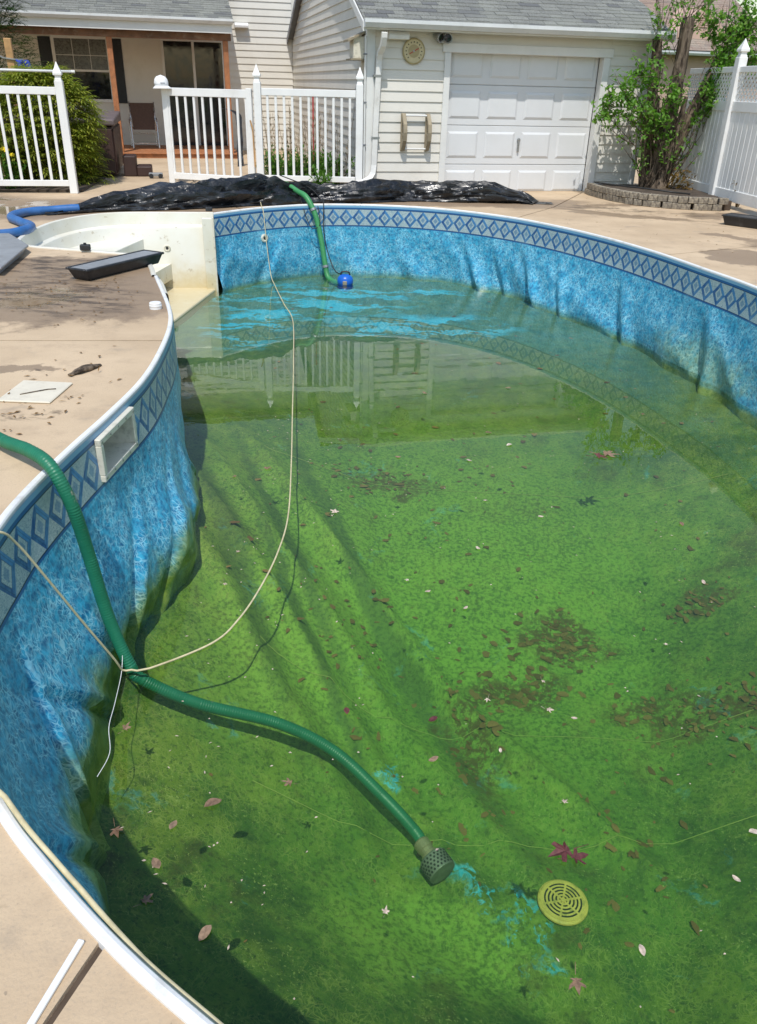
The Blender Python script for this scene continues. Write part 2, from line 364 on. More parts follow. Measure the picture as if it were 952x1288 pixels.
        g = n.mix(n.math('MULTIPLY', n.smooth(n.noise(P, 1.5, 7, .72), .53, .66), .62), g, (0.065, 0.050, 0.017, 1))
        spk = n.math('MULTIPLY', n.smooth(n.noise(P, 62, 4, .7), .57, .66), n.smooth(n.noise(P, 5, 4, .6), .42, .62, .12, .8))
        g = n.mix(spk, g, (0.360, 0.409, 0.120, 1))
        lush = n.math('MULTIPLY', n.union([n.blob(D, .5, 5.2, 1.7, 2.0, .3, 1.2), n.blob(D, -.35, 4.3, .7, 1.2, -.3, 1.), n.blob(D, .3, 2.3, .5, .3, 0, 1.)]), n.smooth(fine, .60, .40, .20, .70))
        g = n.mix(lush, g, (.29, .45, .065, 1))
        # darker bands painted along the creases of the slack liner
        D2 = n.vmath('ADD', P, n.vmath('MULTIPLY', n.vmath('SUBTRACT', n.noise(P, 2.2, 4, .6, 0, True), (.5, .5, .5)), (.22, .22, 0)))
        crease_bands = n.union([n.blob(D2, -.10, 4.9, 2.3, .085, R(-66), .9), n.blob(D2, -1.0, 4.7, 1.3, .10, R(-68), 1.), n.blob(D2, -.72, 5.2, 1.3, .06, R(-66), 1.), n.blob(D2, -.45, 4.2, 1.2, .05, R(-66), 1.)])
        g = n.mix(n.math('MULTIPLY', crease_bands, .55), g, (.045, .075, .028, 1))
        mul = n.math('MULTIPLY', n.union([n.blob(D, 1.32, 4.52, .26, .24, 0, .8), n.blob(D, .90, 4.08, .34, .17, .1, .9), n.blob(D, 2.15, 3.76, .42, .17, 0, .9), n.blob(D, 1.75, 3.9, .25, .13, .3, .9), n.blob(D, .60, 3.5, .14, .45, .2, 1.), n.blob(D, 2.33, 4.7, .16, .12, 0, 1.), n.blob(D, .1, 6.2, .4, .15, 0, 1.)]), n.smooth(n.noise(P, 17, 8, .78), .44, .54))
        g = n.mix(n.math('MULTIPLY', mul, .88), g, (.095, .055, .018, 1))
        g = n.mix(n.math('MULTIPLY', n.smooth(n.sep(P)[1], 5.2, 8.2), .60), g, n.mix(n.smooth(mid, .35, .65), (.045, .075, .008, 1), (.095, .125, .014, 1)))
        # bare liner wiped clean of algae
        S = n.scale(D, .42, 2.3, 1)
        streak = n.smooth(n.noise(S, 2.0, 6, .66, .4), .49, .53)
        zone = n.union([n.blob(D, -1.0, 10.7, 1.35, 1.0, 0, .9), n.blob(D, .5, 9.6, 1.1, .5, .1, .8), n.blob(D, .3, 11.3, .9, .3, 0, .8), n.blob(D, -1.6, 9.5, .5, .9, 0, .8)])
        bare = n.math('MULTIPLY', streak, zone)
        scr = n.math('MULTIPLY', n.union([n.blob(D, .62, 2.55, .20, .09, -.7, .7), n.blob(D, .50, 2.75, .10, .06, .4, .9), n.blob(D, .75, 2.35, .14, .10, .3, .8), n.blob(D, .12, 3.35, .09, .05, .8, .7)]), n.smooth(n.noise(D, 9, 6, .7), .50, .58))
        thin = n.math('MULTIPLY', n.smooth(n.noise(D, 2.6, 6, .7), .60, .72), .30)
        far = n.math('MULTIPLY', n.smooth(n.sep(P)[1], 6.5, 9.5), .14)
        bareall = n.math('MAXIMUM', n.math('MAXIMUM', bare, scr), n.math('MAXIMUM', thin, far))
        cyan = n.mix(n.math('MULTIPLY', veins, .5), n.mix(tone, (.015, .30, .50, 1), (.05, .50, .66, 1)), (.4, .75, .8, 1))
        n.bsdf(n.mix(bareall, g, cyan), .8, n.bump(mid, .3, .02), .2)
    return n.m
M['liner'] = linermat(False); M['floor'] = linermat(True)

def deckmat():
    n = NT('concrete_deck'); P = n.pos()
    W = n.vmath('ADD', P, n.vmath('MULTIPLY', n.vmath('SUBTRACT', n.noise(P, 1.7, 6, .68, 0, True), (.5, .5, .5)), (1.25, 1.25, 0)))
    c = n.mix(n.smooth(n.noise(P, .8, 6, .6), .32, .7), (.48, .355, .23, 1), (.61, .465, .31, 1))
    c = n.mix(n.math('MULTIPLY', n.smooth(n.noise(P, 4.5, 7, .7), .48, .72), .5), c, (.38, .28, .19, 1))
    c = n.mix(n.math('MULTIPLY', n.smooth(n.noise(P, 130, 3), .5, .75), .30), c, (.33, .27, .21, 1))
    c = n.mix(n.math('MULTIPLY', n.smooth(n.noise(P, 65, 2), .68, .78), .5), c, (.20, .16, .12, 1))
    c = n.mix(n.math('MULTIPLY', n.smooth(n.noise(n.scale(P, 1, 1, 1, (7, 3, 0)), 2.4, 6, .7), .57, .72), .55), c, (.33, .265, .20, 1))
    damp = n.union([n.blob(W, -2.7, 6.75, 1.5, 1.25, .1, .14), n.blob(W, -4.4, 6.2, 1.5, .8, 0, .14), n.blob(W, -2.3, 4.6, .35, .12, .3, .3), n.blob(W, -3.9, 11.2, 2.2, 1.0, .2, .4), n.blob(W, -6.4, 10.8, 2.0, 1.6, .2, .4), n.blob(W, .2, 12.75, 3.0, .42, 0, .5), n.blob(W, 2.2, 13.0, .9, .35, .3, .5), n.blob(W, 4.0, 8.7, .62, .5, -.7, .12), n.blob(W, 5.0, 12.2, .8, .3, .5, .3), n.blob(W, 2.9, 12.2, .5, .16, -.6, .3), n.blob(W, 4.3, 10.1, .5, .12, -.6, .4), n.blob(W, 3.3, 12.9, 1.4, .18, .4, .6), n.blob(W, 3.4, 11.9, 1.1, .16, -.5, .6), n.blob(W, 4.9, 9.9, .8, .25, .6, .5)])
    dirt = n.math('MULTIPLY', n.union([n.blob(W, -2.55, 6.4, .55, .75, .5, .9), n.blob(W, -3.0, 7.5, .6, .5, .2, .9), n.blob(W, -1.75, 3.75, .12, .10, 0, .6), n.blob(W, -2.1, 4.55, .1, .07, 0, .7), n.blob(W, -.95, .98, .12, .07, .3, .9), n.blob(W, 3.6, 12.4, 1.2, .15, -.4, .8)]), n.smooth(n.noise(n.scale(P, .55, 1.5, 1, rz=.5), 5, 8, .72), .44, .60))
    c = n.mix(n.math('MULTIPLY', damp, .78), c, (.245, .17, .11, 1))
    c = n.mix(n.math('MULTIPLY', dirt, .85), c, (.055, .038, .027, 1))
    pud = n.union([n.blob(W, -5.9, 10.9, 1.5, 1.1, .2, .3), n.blob(W, -3.4, 6.3, 1.0, .45, 0, .3)])
    pud = n.math('MULTIPLY', pud, n.smooth(n.noise(P, 1.5, 3), .35, .5))
    rough = n.math('SUBTRACT', n.math('SUBTRACT', .88, n.math('MULTIPLY', damp, .38)), n.math('MULTIPLY', pud, .44))
    hgt = n.math('MULTIPLY', n.noise(P, 90, 4), n.math('SUBTRACT', 1., pud))
    n.bsdf(c, rough, n.bump(hgt, .35, .006), .4); return n.m
M['deck'] = deckmat()
M['joint'] = simple('joint_filler', (.085, .06, .042), .95, .3, 12)
def grassmat():
    n = NT('lawn'); P = n.pos()
    n.bsdf(n.mix(n.noise(P, 5, 6), (.04, .08, .015, 1), (.10, .15, .03, 1)), .9, n.bump(n.noise(P, 60, 3), .8, .03), .2); return n.m
M['lawn'] = grassmat()
def watermat():
    n = NT('pond_water'); P = n.pos()
    h = n.math('ADD', n.noise(n.scale(P, 1, 1.6, 1), 3.2, 3, .5), n.math('MULTIPLY', n.noise(P, 14, 2, .5), .18))
    nm = n.bump(h, .032, .010)
    fr = n.n('Fresnel'); fr.inputs[0].default_value = 1.333; n.put(fr.inputs[1], nm)
    tr = n.n('BsdfTransparent'); tr.inputs[0].default_value = (.97, .99, .96, 1)
    gl = n.n('BsdfGlossy'); gl.inputs['Roughness'].default_value = .0; gl.inputs[0].default_value = (1, 1, 1, 1); n.put(gl.inputs['Normal'], nm)
    x = n.n('MixShader'); n.put(x.inputs[0], fr.outputs[0]); n.t.links.new(tr.outputs[0], x.inputs[1]); n.t.links.new(gl.outputs[0], x.inputs[2])
    n.t.links.new(x.outputs[0], n.out.inputs[0])
    ab = n.n('VolumeAbsorption'); ab.inputs[0].default_value = (.40, .85, .42, 1); ab.inputs[1].default_value = .50
    vs = n.n('VolumeScatter'); vs.inputs[0].default_value = (.40, .74, .34, 1); vs.inputs[1].default_value = .10
    ad = n.n('AddShader'); n.t.links.new(ab.outputs[0], ad.inputs[0]); n.t.links.new(vs.outputs[0], ad.inputs[1]); n.t.links.new(ad.outputs[0], n.out.inputs[1])
    return n.m
M['water'] = watermat()
def tarpmat():
    n = NT('black_tarp'); P = n.pos()
    dust = n.math('MULTIPLY', n.smooth(n.noise(P, 2.6, 6, .7), .5, .72), .45)
    c = n.mix(dust, (.008, .009, .011, 1), (.12, .125, .14, 1))
    b = n.math('ADD', n.noise(n.scale(P, .45, 1.4, 1.4, rz=.5), 8, 3, .5, .8), n.math('MULTIPLY', n.noise(P, 30, 2), .12))
    n.bsdf(c, n.smooth(n.noise(P, 5, 4), .3, .7, .20, .45), n.bump(b, .5, .05), .6); return n.m
M['tarp'] = tarpmat()
def hosemat():
    n = NT('green_suction_hose'); P = n.pos()
    c = n.mix(n.noise(P, 12, 4), (.008, .125, .065, 1), (.02, .20, .105, 1))
    c = n.mix(n.math('MULTIPLY', n.smooth(n.noise(n.scale(P, 1, 1, .7), 9, 6, .7), .62, .70), .8), c, (.33, .31, .24, 1))
    n.bsdf(c, .42, None, .5); return n.m
M['hose'] = hosemat()
def stepmat():
    n = NT('cream_fibreglass'); P = n.pos(); Z = n.sep(P)[2]
    c = n.mix(n.smooth(n.noise(P, 2, 5), .35, .7), (.76, .74, .66, 1), (.70, .66, .54, 1))
    s_ = n.smooth(n.math('ADD', Z, n.math('MULTIPLY', n.noise(P, 7, 5, .65), .5)), -.28, -.75)
    c = n.mix(n.math('MULTIPLY', s_, .65), c, (.55, .42, .16, 1))
    c = n.mix(n.math('MULTIPLY', n.smooth(n.noise(P, 9, 6, .7), .60, .70), .6), c, (.36, .26, .13, 1))
    n.bsdf(c, .35, None, .5); return n.m
M['stepm'] = stepmat()
M['coping'] = simple('white_coping', (.78, .78, .77), .4, .05, 4, dirt=(.42, .38, .31), dscale=7, damt=.45)

# ------------------------------------------------------------------ ground and deck slabs
def Lxy(x, y): v = L(x, y); return v.xy
hole = offs(loop2d, .018)
outer = [Lxy(-14, -18), Lxy(9, -18), Lxy(9, 9.2), Lxy(-14, 9.2)]
joints = [[(-.53, 1.02), (-.66, .62), (-.95, -.4), (-1.2, -5.)], [(-1.44, 5.22), (-3, 5.08), (-13, 4.6)], [(-3.9, 8.95), (-6, 9.1), (-13, 9.4)], [(-1.46, 2.45), (-4, 2.2), (-12, 1.6)],
          [(1.75, 11.35), (2.5, 12.6), (3.35, 14.6)], [(3.05, 8.9), (4.3, 9.6), (7.4, 11.3)], [(2.45, 12.55), (3.4, 11.98), (4.6, 11.0), (7.0, 9.0)], [(-1.95, 11.45), (-2.6, 12.6), (-3.6, 15.5)], [(3.45, 5.0), (7, 4.8)], [(-.35, 12.25), (-.45, 13.6)], [(.6, .4), (.9, -4)]]
def build_deck():
    pts = []; eds = []; strips = []
    def loop(P):
        k = len(pts); pts.extend(Vector(q) for q in P); n = len(P); eds.extend((k + i, k + (i + 1) % n) for i in range(n))
    loop(outer); loop(hole); W = .009
    for J in joints:
        Jv = [Vector(q) for q in J]; lft, rgt = [], []
        for i, q in enumerate(Jv):
            t = (Jv[min(i + 1, len(Jv) - 1)] - Jv[max(i - 1, 0)]).normalized(); nn = Vector((-t.y, t.x)) * W; lft.append(q + nn); rgt.append(q - nn)
        P = lft + rgt[::-1]; strips.append(P); loop(P)
    vs, es, fs, ov, oe, of = delaunay_2d_cdt(pts, eds, [], 1, 1e-5)
    def inside(P, q):
        c = False; n = len(P); x, y = q
        for i in range(n):
            a, b = P[i], P[i - 1]
            if (a[1] > y) != (b[1] > y) and x < (b[0] - a[0]) * (y - a[1]) / (b[1] - a[1]) + a[0]: c = not c
        return c
    keep, base = [], []
    for f in fs:
        c = sum((vs[i] for i in f), Vector((0, 0))) / 3
        if not inside(outer, c) or inside(hole, c): continue
        base.append(f)
        if not any(inside(P, c) for P in strips): keep.append(f)
    root = obj('deck', [(v.x, v.y, -.012) for v in vs], [tuple(f) for f in base], 'joint'); tag(root, kind='structure')
    edge_f = {}
    for k, f in enumerate(keep):
        for i in range(3): edge_f.setdefault(frozenset((f[i], f[(i + 1) % 3])), []).append(k)
    comp = [-1] * len(keep); nc = 0
    for k in range(len(keep)):
        if comp[k] >= 0: continue
        st = [k]; comp[k] = nc
        while st:
            a = st.pop(); f = keep[a]
            for i in range(3):
                for b in edge_f[frozenset((f[i], f[(i + 1) % 3]))]:
                    if comp[b] < 0: comp[b] = nc; st.append(b)
        nc += 1
    for c in range(nc):
        F_ = [keep[k] for k in range(len(keep)) if comp[k] == c]; ids = sorted({i for f in F_ for i in f}); mp = {i: k for k, i in enumerate(ids)}
        V = [(vs[i].x, vs[i].y, 0) for i in ids]; n = len(V); V += [(x, y, -.03) for x, y, _ in V]
        FF = []
        for f in F_:
            a = [mp[i] for i in f]
            FF.append(tuple(a))
            for i in range(3):
                e = frozenset((f[i], f[(i + 1) % 3]))
                if len(edge_f[e]) == 1: FF.append((a[(i + 1) % 3], a[i], a[i] + n, a[(i + 1) % 3] + n))
        obj('slab', V, FF, 'deck', root)
build_deck()
def ground():
    o = [Vector((-400, -400)), Vector((400, -400)), Vector((400, 400)), Vector((-400, 400))]
    v = [(q.x, q.y, -.05) for q in o] + [(q.x, q.y, -.05) for q in outer]
    g = obj('ground', v, [(i, (i + 1) % 4, 4 + (i + 1) % 4, 4 + i) for i in range(4)], 'lawn'); tag(g, kind='structure')
ground()

# ------------------------------------------------------------------ swimming pool
pool = thing('swimming_pool', (0, 0, 0), 0, 'half drained swimming pool with blue patterned liner, white coping and green algae', 'pool')
pool.location = (0, 0, 0)
bul = [(0., .0), (1.0, .03), (1.6, .05), (2.1, .12), (2.6, .20), (3.0, .25), (3.4, .22), (3.8, .20), (4.3, .25), (4.8, .29), (5.3, .31), (5.7, .31), (6.2, .22), (7.0, .12), (9, .1), (14, .1), (18, .14), (19.5, .20), (21, .08), (23, .05), (30, .05)]
def lerp_tab(T, x):
    for (a, va), (b, vb) in zip(T, T[1:]):
        if x <= b: t = max(0, (x - a) / (b - a)); t = t * t * (3 - 2 * t); return va + (vb - va) * t
    return T[-1][1]
zs = [-.01, -.05, -.08, -.1, -.16, -.205, -.225, -.25, -.28] + [-.28 - .035 * k for k in range(1, 32)]
_si = min(range(len(edge)), key=lambda k: (edge[k].x + 1.40) ** 2 + (edge[k].y - 3.86) ** 2); SK0, SK1 = arc[_si] - .205, arc[_si] + .205
PLEATS = []
for (x_, y_), w_, am_, ln_ in (((.95, 11.98), .11, .085, .6), ((1.42, 11.62), .08, .06, .45), ((1.75, 11.3), .12, .10, .65), ((2.2, 10.7), .09, .05, .5), ((2.75, 9.6), .12, .075, .5), ((3.22, 8.0), .13, .08, .4), ((-.2, 12.25), .15, .04, .7), ((-1.3, 12.0), .10, .045, -.5), ((-1.95, 11.45), .12, .05, -.6)):
    PLEATS.append((arc[min(range(len(edge)), key=lambda k: (edge[k].x - x_) ** 2 + (edge[k].y - y_) ** 2)], w_, am_, ln_))
def wall():
    V, UV, Fs = [], [], []; m = len(zs)
    for i, e in enumerate(edge):
        nn = inward(i); s = arc[i]; B = lerp_tab(bul, s)
        west_side = 1. if s < 7.2 else .0
        for z in zs:
            d = -z; t = min(1., max(0., (d - .12) / .90)); t = t * t * (3 - 2 * t) if not west_side else (.35 * t + .65 * t * t * t * (4 - 3 * t))
            # slack liner: folds that lean sideways as they run down
            q = noise.noise(Vector((s * 1.25 + d * .5, d * .7, 3.1))); q2 = noise.noise(Vector((s * 3.1 - d * 1.6, d * 1.3, 9.7)))
            fold = (abs(q) * .9 + .45 * q2) * .04 * t + (.35 - abs(noise.noise(Vector((s * .8 + d * 1.3, d * .5 - s * .2, 21.3)))) * 1.8) * .075 * t
            if west_side: q = noise.noise(Vector((s * 1.0 + d * 1.5, d * .6 - s * .25, 13.7))); fold = ((.35 - abs(q) * 1.8) * .115 + .02 * q2) * t
            # a few sharp pleats on the far wall
            for ps, w, am, ln in PLEATS:
                u = (s + d * ln - ps) / w
                if -4 < u < 4: fold += am * max(0., t - .12) * (math.exp(-u * u) - .7 * math.exp(-(u - 1.2) ** 2 * 1.6))
            if west_side:
                for ps, w, am, ln in ((2.15, .035, .03, .9), (2.75, .07, .022, -.8), (3.25, .06, .04, -1.2), (3.75, .05, .05, -.9), (4.15, .035, .04, .7), (4.6, .04, .06, .9), (5.05, .035, .05, -.5), (5.5, .04, .05, .6)):
                    u = (s + (d - .9) * ln - ps) / w
                    if -4 < u < 4: fold += am * max(0., t - .15) * (.7 * math.exp(-(u + 1.5) ** 2 * .5) - math.exp(-u * u))
            o = B * t + fold - .04 * t + .012
            V.append(e + nn * o + Vector((0, 0, z))); UV.append((s, d))
    for i in range(len(edge) - 1):
        for j in range(m - 1):
            a = i * m + j
            if SK0 < arc[i] < SK1 and -.25 < (zs[j] + zs[j + 1]) / 2 < -.055: continue
            Fs.append((a, a + 1, a + m + 1, a + m))
    o = obj('liner_wall', V, Fs, 'liner', pool, True, UV); o['label'] = 'slack wrinkled blue vinyl liner wall with printed diamond border'
    return o
wall()
poly = loop2d
def dist_edge(x, y):
    q = Vector((x, y)); return min((v - q).length for v in loop2d)
def floor_z(x, y, d):
    k = min(1., max(0., (8.3 - y) / 4.2))
    h = min(d / 1.55, 1.)
    z = -1.03 - .92 * k * h - .03 * max(0, min(1, (12 - y) / 4))
    z += .012 * noise.noise(Vector((x * 1.4, y * 1.4, 0))) * 2
    # creases in the slack floor liner run diagonally down the slope
    u = (x - .05) * .82 + (y - 4.6) * .57
    for c, w, a in ((-1.05, .07, .08), (-.72, .06, .09), (-.42, .05, .08), (-.15, .10, -.06), (.04, .06, .11)):
        z += a * math.exp(-((u - c + .05 * noise.noise(Vector((x, y, 5)))) / w) ** 2) * min(1, max(0, (7.2 - y) / 2)) * min(1, max(0, (y - 2.2)))
    return z
def pool_floor():
    x0, x1, y0, y1, st = -2.6, 3.75, .2, 12.5, .055
    nx, ny = int((x1 - x0) / st) + 1, int((y1 - y0) / st) + 1; V, Fs = [], []
    import bisect
    L2 = [(v.x, v.y) for v in loop2d[::2]]
    for j in range(ny):
        for i in range(nx):
            x, y = x0 + i * st, y0 + j * st
            d = math.sqrt(min((a - x) ** 2 + (b - y) ** 2 for a, b in L2)); V.append((x, y, floor_z(x, y, d)))
    for j in range(ny - 1):
        for i in range(nx - 1):
            a = j * nx + i; Fs.append((a, a + 1, a + nx + 1, a + nx))
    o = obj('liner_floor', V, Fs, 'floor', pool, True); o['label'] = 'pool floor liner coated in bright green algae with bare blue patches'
pool_floor()
# welded seams of the floor liner
def fl(x, y):
    return floor_z(x, y, dist_edge(x, y))
for pts in ([(-.7, 3.9), (.2, 3.7), (1.2, 3.68), (3.2, 3.6)], [(-.6, 2.9), (.3, 2.86), (1.3, 2.9), (2.9, 2.95)], [(-1.0, 6.3), (.5, 6.15), (2.9, 6.0)]):
    S = spline([(x, y, 0) for x, y in pts], .08); MB().tube([(v.x, v.y, fl(v.x, v.y) + .004) for v in S], .0022, 4).build('liner_seam', 'seam', pool)

# coping: white aluminium track in lengths, butt joints a few millimetres open
prof = [(.004, -.04), (.009, -.02), (.009, .002), (.005, .009), (-.003, .013), (-.016, .013), (-.022, .008), (-.024, -.03)]
def coping(pts, inw, close_ends=True):
    V, Fs = [], []; m = len(prof)
    for p, nn in zip(pts, inw):
        for o, z in prof: V.append(p + nn * o + Vector((0, 0, z)))
    for i in range(len(pts) - 1):
        for j in range(m - 1):
            a = i * m + j; Fs.append((a, a + m, a + m + 1, a + 1))
    Fs.append(tuple(range(m))[::-1]); Fs.append(tuple(range((len(pts) - 1) * m, len(pts) * m)))
    obj('coping', V, Fs, 'coping', pool, False)
cuts = [0]; nxt = 2.44
for i, a in enumerate(arc):
    if a > nxt: cuts.append(i); nxt += 2.6
cuts.append(len(edge) - 1)
for a, b in zip(cuts, cuts[1:]):
    ii = list(range(a, b + 1, 2))
    if ii[-1] != b: ii.append(b)
    P = [edge[i].copy() for i in ii]; t = (P[-1] - P[-2]).normalized(); P[-1] -= t * .004
    coping(P, [inward(i) for i in ii])
# moulded corner step unit
step = MB()
def step_unit():
    n = len(rim); V, Fs = [], []
    pr = [(-.045, -.02), (-.045, .010), (-.038, .018), (-.008, .018), (.0, .012), (.012, -.06), (.025, -.13), (.075, -.15), (.085, -.17), (.10, -1.15)]
    m = len(pr)
    for i, p in enumerate(rim):
        t = (rim[min(i + 1, n - 1)] - rim[max(i - 1, 0)]).normalized(); nn = Vector((-t.y, t.x, 0))
        for o, z in pr: V.append(p + nn * o + Vector((0, 0, z)))
    for i in range(n - 1):
        for j in range(m - 1):
            a = i * m + j; Fs.append((a, a + m, a + m + 1, a + 1))
    su = obj('step_unit', V, Fs, 'stepm', pool, True); su['label'] = 'cream moulded corner step unit with stained treads'
    mod = su.modifiers.new('es', 'EDGE_SPLIT'); mod.split_angle = R(38)
    def clip(P, xlim):      # keep part of polygon with x < xlim (slanted)
        out = []
        for i in range(len(P)):
            a, b = P[i], P[(i + 1) % len(P)]; fa = a.x - xlim(a); fb = b.x - xlim(b)
            if fa <= 0: out.append(a)
            if (fa < 0) != (fb < 0): t = fa / (fa - fb); out.append(a + (b - a) * t)
        return out
    inner = [v - Vector((0, 0, 0)) for v in rim]
    for k, (x_, z) in enumerate(((-3.3, -.30), (-2.98, -.62), (-2.42, -.94))):
        P = clip(inner, lambda v: x_ + .10 * (v.y - 9.5))
        P = [Vector((v.x, v.y, z)) for v in P][::-1]
        MB().prism(P[::-1], (0, 0, -.2)).build('tread', 'stepm', su, bevel=.02, seg=2)
    # upright end flange at the far corner and the liner retaining strip
    A = Vector((-2.28, 11.02, 0)); t = (rim[1] - rim[0]).normalized(); nn = Vector((-t.y, t.x, 0))
    MB().prism([A + nn * .11 + t * .0 + Vector((0, 0, -.03)), A + nn * .11 + t * .14 + Vector((0, 0, -.03)), A + nn * .11 + t * .14 + Vector((0, 0, -1.2)), A + nn * .11 + Vector((0, 0, -1.2))], nn * .05 - t * .0).build('flange', 'stepm', su, bevel=.012, seg=2)
    MB().box(-.012, .012, -.02, .03, -1.15, -.02, Matrix.Translation(A + nn * .15) @ Matrix.Rotation(.3, 4, 'Z')).build('liner_strip', 'ivory', su, bevel=.004)
    # jet fitting on the back wall
    c = A + t * .62 + nn * .092 + Vector((0, 0, -.42))
    mt = Matrix.Translation(c) @ nn.to_track_quat('Z', 'Y').to_matrix().to_4x4()
    j = MB().lathe([(.045, -.01), (.045, .008), (.034, .014), (.030, .006), (.0, .004)], 20, mt).build('jet_fitting', 'ivory', su)
    MB().lathe([(.018, .004), (.018, .009), (0., .009)], 12, mt).build('jet_hole', 'dark', su)
step_unit()
# skimmer mouth in the western wall
def at_arc(s):
    i = min(range(len(arc)), key=lambda k: abs(arc[k] - s)); return i
def near_edge(x, y): return min(range(len(edge)), key=lambda k: (edge[k].x - x) ** 2 + (edge[k].y - y) ** 2)
i = near_edge(-1.40, 3.86); nn = inward(i); tt = Vector((nn.y, -nn.x, 0))
mt = Matrix((tt, Vector((0, 0, 1)), nn)).transposed().to_4x4()
mt = Matrix(((tt.x, 0, nn.x, 0), (tt.y, 0, nn.y, 0), (0, 1, 0, 0), (0, 0, 0, 1))); mt.translation = edge[i] + nn * .02 + Vector((0, 0, -.155))
skm = MB(); hw, hh, b = .235, .118, .036
for x0, x1, y0, y1 in ((-hw, hw, hh - b, hh), (-hw, hw, -hh, -hh + b), (-hw, -hw + b, -hh + b, hh - b), (hw - b, hw, -hh + b, hh - b)): skm.box(x0, x1, y0, y1, -.01, .022, mt)
sk = skm.build('skimmer_plate', 'ivory', pool, bevel=.004); sk['label'] = 'ivory plastic skimmer faceplate with open mouth'
w_, h_ = hw - b, hh - b
thr = MB(); thr.add([mt @ Vector(q) for q in ((-w_, -h_, .0), (w_, -h_, .0), (w_, h_, .0), (-w_, h_, .0), (-w_ * .72, -h_ * .9, -.30), (w_ * .72, -h_ * .9, -.30), (w_ * .72, h_ * .8, -.30), (-w_ * .72, h_ * .8, -.30))], [(0, 1, 5, 4), (1, 2, 6, 5), (2, 3, 7, 6), (3, 0, 4, 7), (4, 5, 6, 7)])
thr.build('throat', 'ivory', sk)
lv = MB(); r = random.Random(2)
for k in range(10):
    a = (-hw + .02 + (hw * 2 - .04) * (k % 5) / 4, (hh - .02) * (1 if k < 5 else -1))
    MB().lathe([(.007, 0), (.007, .003), (0, .004)], 8, mt @ Matrix.Translation((a[0], a[1], .022))).build('screw', 'galv', sk)
# return fitting on the far wall
i = near_edge(-1.72, 11.7); nn = inward(i); mt = Matrix.Translation(edge[i] + nn * .03 + Vector((0, 0, -.40))) @ nn.to_track_quat('Z', 'Y').to_matrix().to_4x4()
rf = MB().lathe([(.055, -.03), (.055, .012), (.04, .018), (.032, .010), (0, .008)], 20, mt).build('return_fitting', 'ivory', pool)
MB().lathe([(.02, .01), (.02, .013), (0, .013)], 12, mt).build('return_hole', 'dark', rf)
# main drain: dished cover with rings of slots
def drain():
    cx, cy_ = .95, 2.54; z = fl(cx, cy_)
    o = MB().lathe([(.0, .0), (.15, .0), (.148, .012), (.135, .022), (.128, .02)], 40).build('main_drain', 'drain', pool, loc=(cx, cy_, z + .0)); o.scale = (.82, .82, .6); o['label'] = 'round yellow main drain cover with rings of slots'
    MB().lathe([(.0, .0195), (.124, .0195), (.124, .0205), (0., .0208)], 40).build('drain_bed', 'dark', o)
    for r0, r1, nseg in ((.0, .014, 1), (.024, .036, 6), (.046, .058, 6), (.068, .080, 12), (.090, .102, 12), (.112, .134, 1)):
        for k in range(nseg):
            g = .0 if nseg == 1 else .0
            m = MB(); K = 40 // nseg + 2; a0 = 2 * math.pi * k / nseg; a1 = 2 * math.pi * (k + 1) / nseg; vs = []
            for q in range(K + 1):
                a = a0 + (a1 - a0) * q / K
                for r in (max(r0, .001), r1): vs.append((r * math.cos(a), r * math.sin(a), .036 - .08 * r + .0))
            m.add(vs, [(2 * q, 2 * q + 1, 2 * q + 3, 2 * q + 2) for q in range(K)]); m.build('ring', 'drain', o)
    for k in range(6):
        m = Matrix.Rotation(2 * math.pi * k / 6 + .2, 4, 'Z'); MB().box(.01, .125, -.006, .006, .018, .0272, m).build('spoke', 'drain', o)
drain()
# water body
wl = offs(loop2d, .015); nW = len(wl)
wb = obj('water', [(q.x, q.y, WATER) for q in wl] + [(q.x, q.y, -2.6) for q in wl], [tuple(range(nW)), tuple(range(nW, 2 * nW))[::-1]] + [((i + 1) % nW, i, nW + i, nW + (i + 1) % nW) for i in range(nW)], 'water')
tag(wb, kind='structure')

# ------------------------------------------------------------------ buildings
def frame(x, y, z=0.): return tuple(L(x, y, z))
def siding(parent, poly_x, z0, z1, y, mat='siding', ex=.145, holes=(), out=-1, axis='x'):
    """lap boards on a wall; poly_x(z) gives the run (a, b) at height z; each board its own piece"""
    k = 0; z = z0
    while z < z1 - .01:
        zt = min(z + ex, z1); zm = (z + zt) / 2
        for a, b in poly_x(z, zt):
            if b[0] - a[0] < .02: continue
            m = MB(); lo, hi = .022 * out, .004 * out
            # a,b = (bottom run end, top run end)
            A0, A1, B0, B1 = a[0], a[1], b[0], b[1]
            q = [(A0, lo, z), (B0, lo, z), (B1, hi, zt), (A1, hi, zt), (A0, 0, z), (B0, 0, z), (B1, 0, zt), (A1, 0, zt)]
            if axis == 'x': q = [(x_, y + o, zz) for x_, o, zz in q]
            else: q = [(y + o, x_, zz) for x_, o, zz in q]
            m.add(q, [(0, 1, 2, 3), (0, 4, 5, 1), (3, 2, 6, 7), (0, 3, 7, 4), (1, 5, 6, 2)])
            m.build('siding_board', mat, parent)
        z = zt
def runs(x0, x1, openings=()):
    def f(z, zt):
        out = [(x0, x1)]
        for a, b, c, d in openings:
            if zt > c + .02 and z < d - .02:
                nxt = []
                for p, q in out:
                    if b <= p or a >= q: nxt.append((p, q)); continue
                    if a > p: nxt.append((p, a))
                    if b < q: nxt.append((b, q))
                out = nxt
        return [((p, p), (q, q)) for p, q in out]
    return f
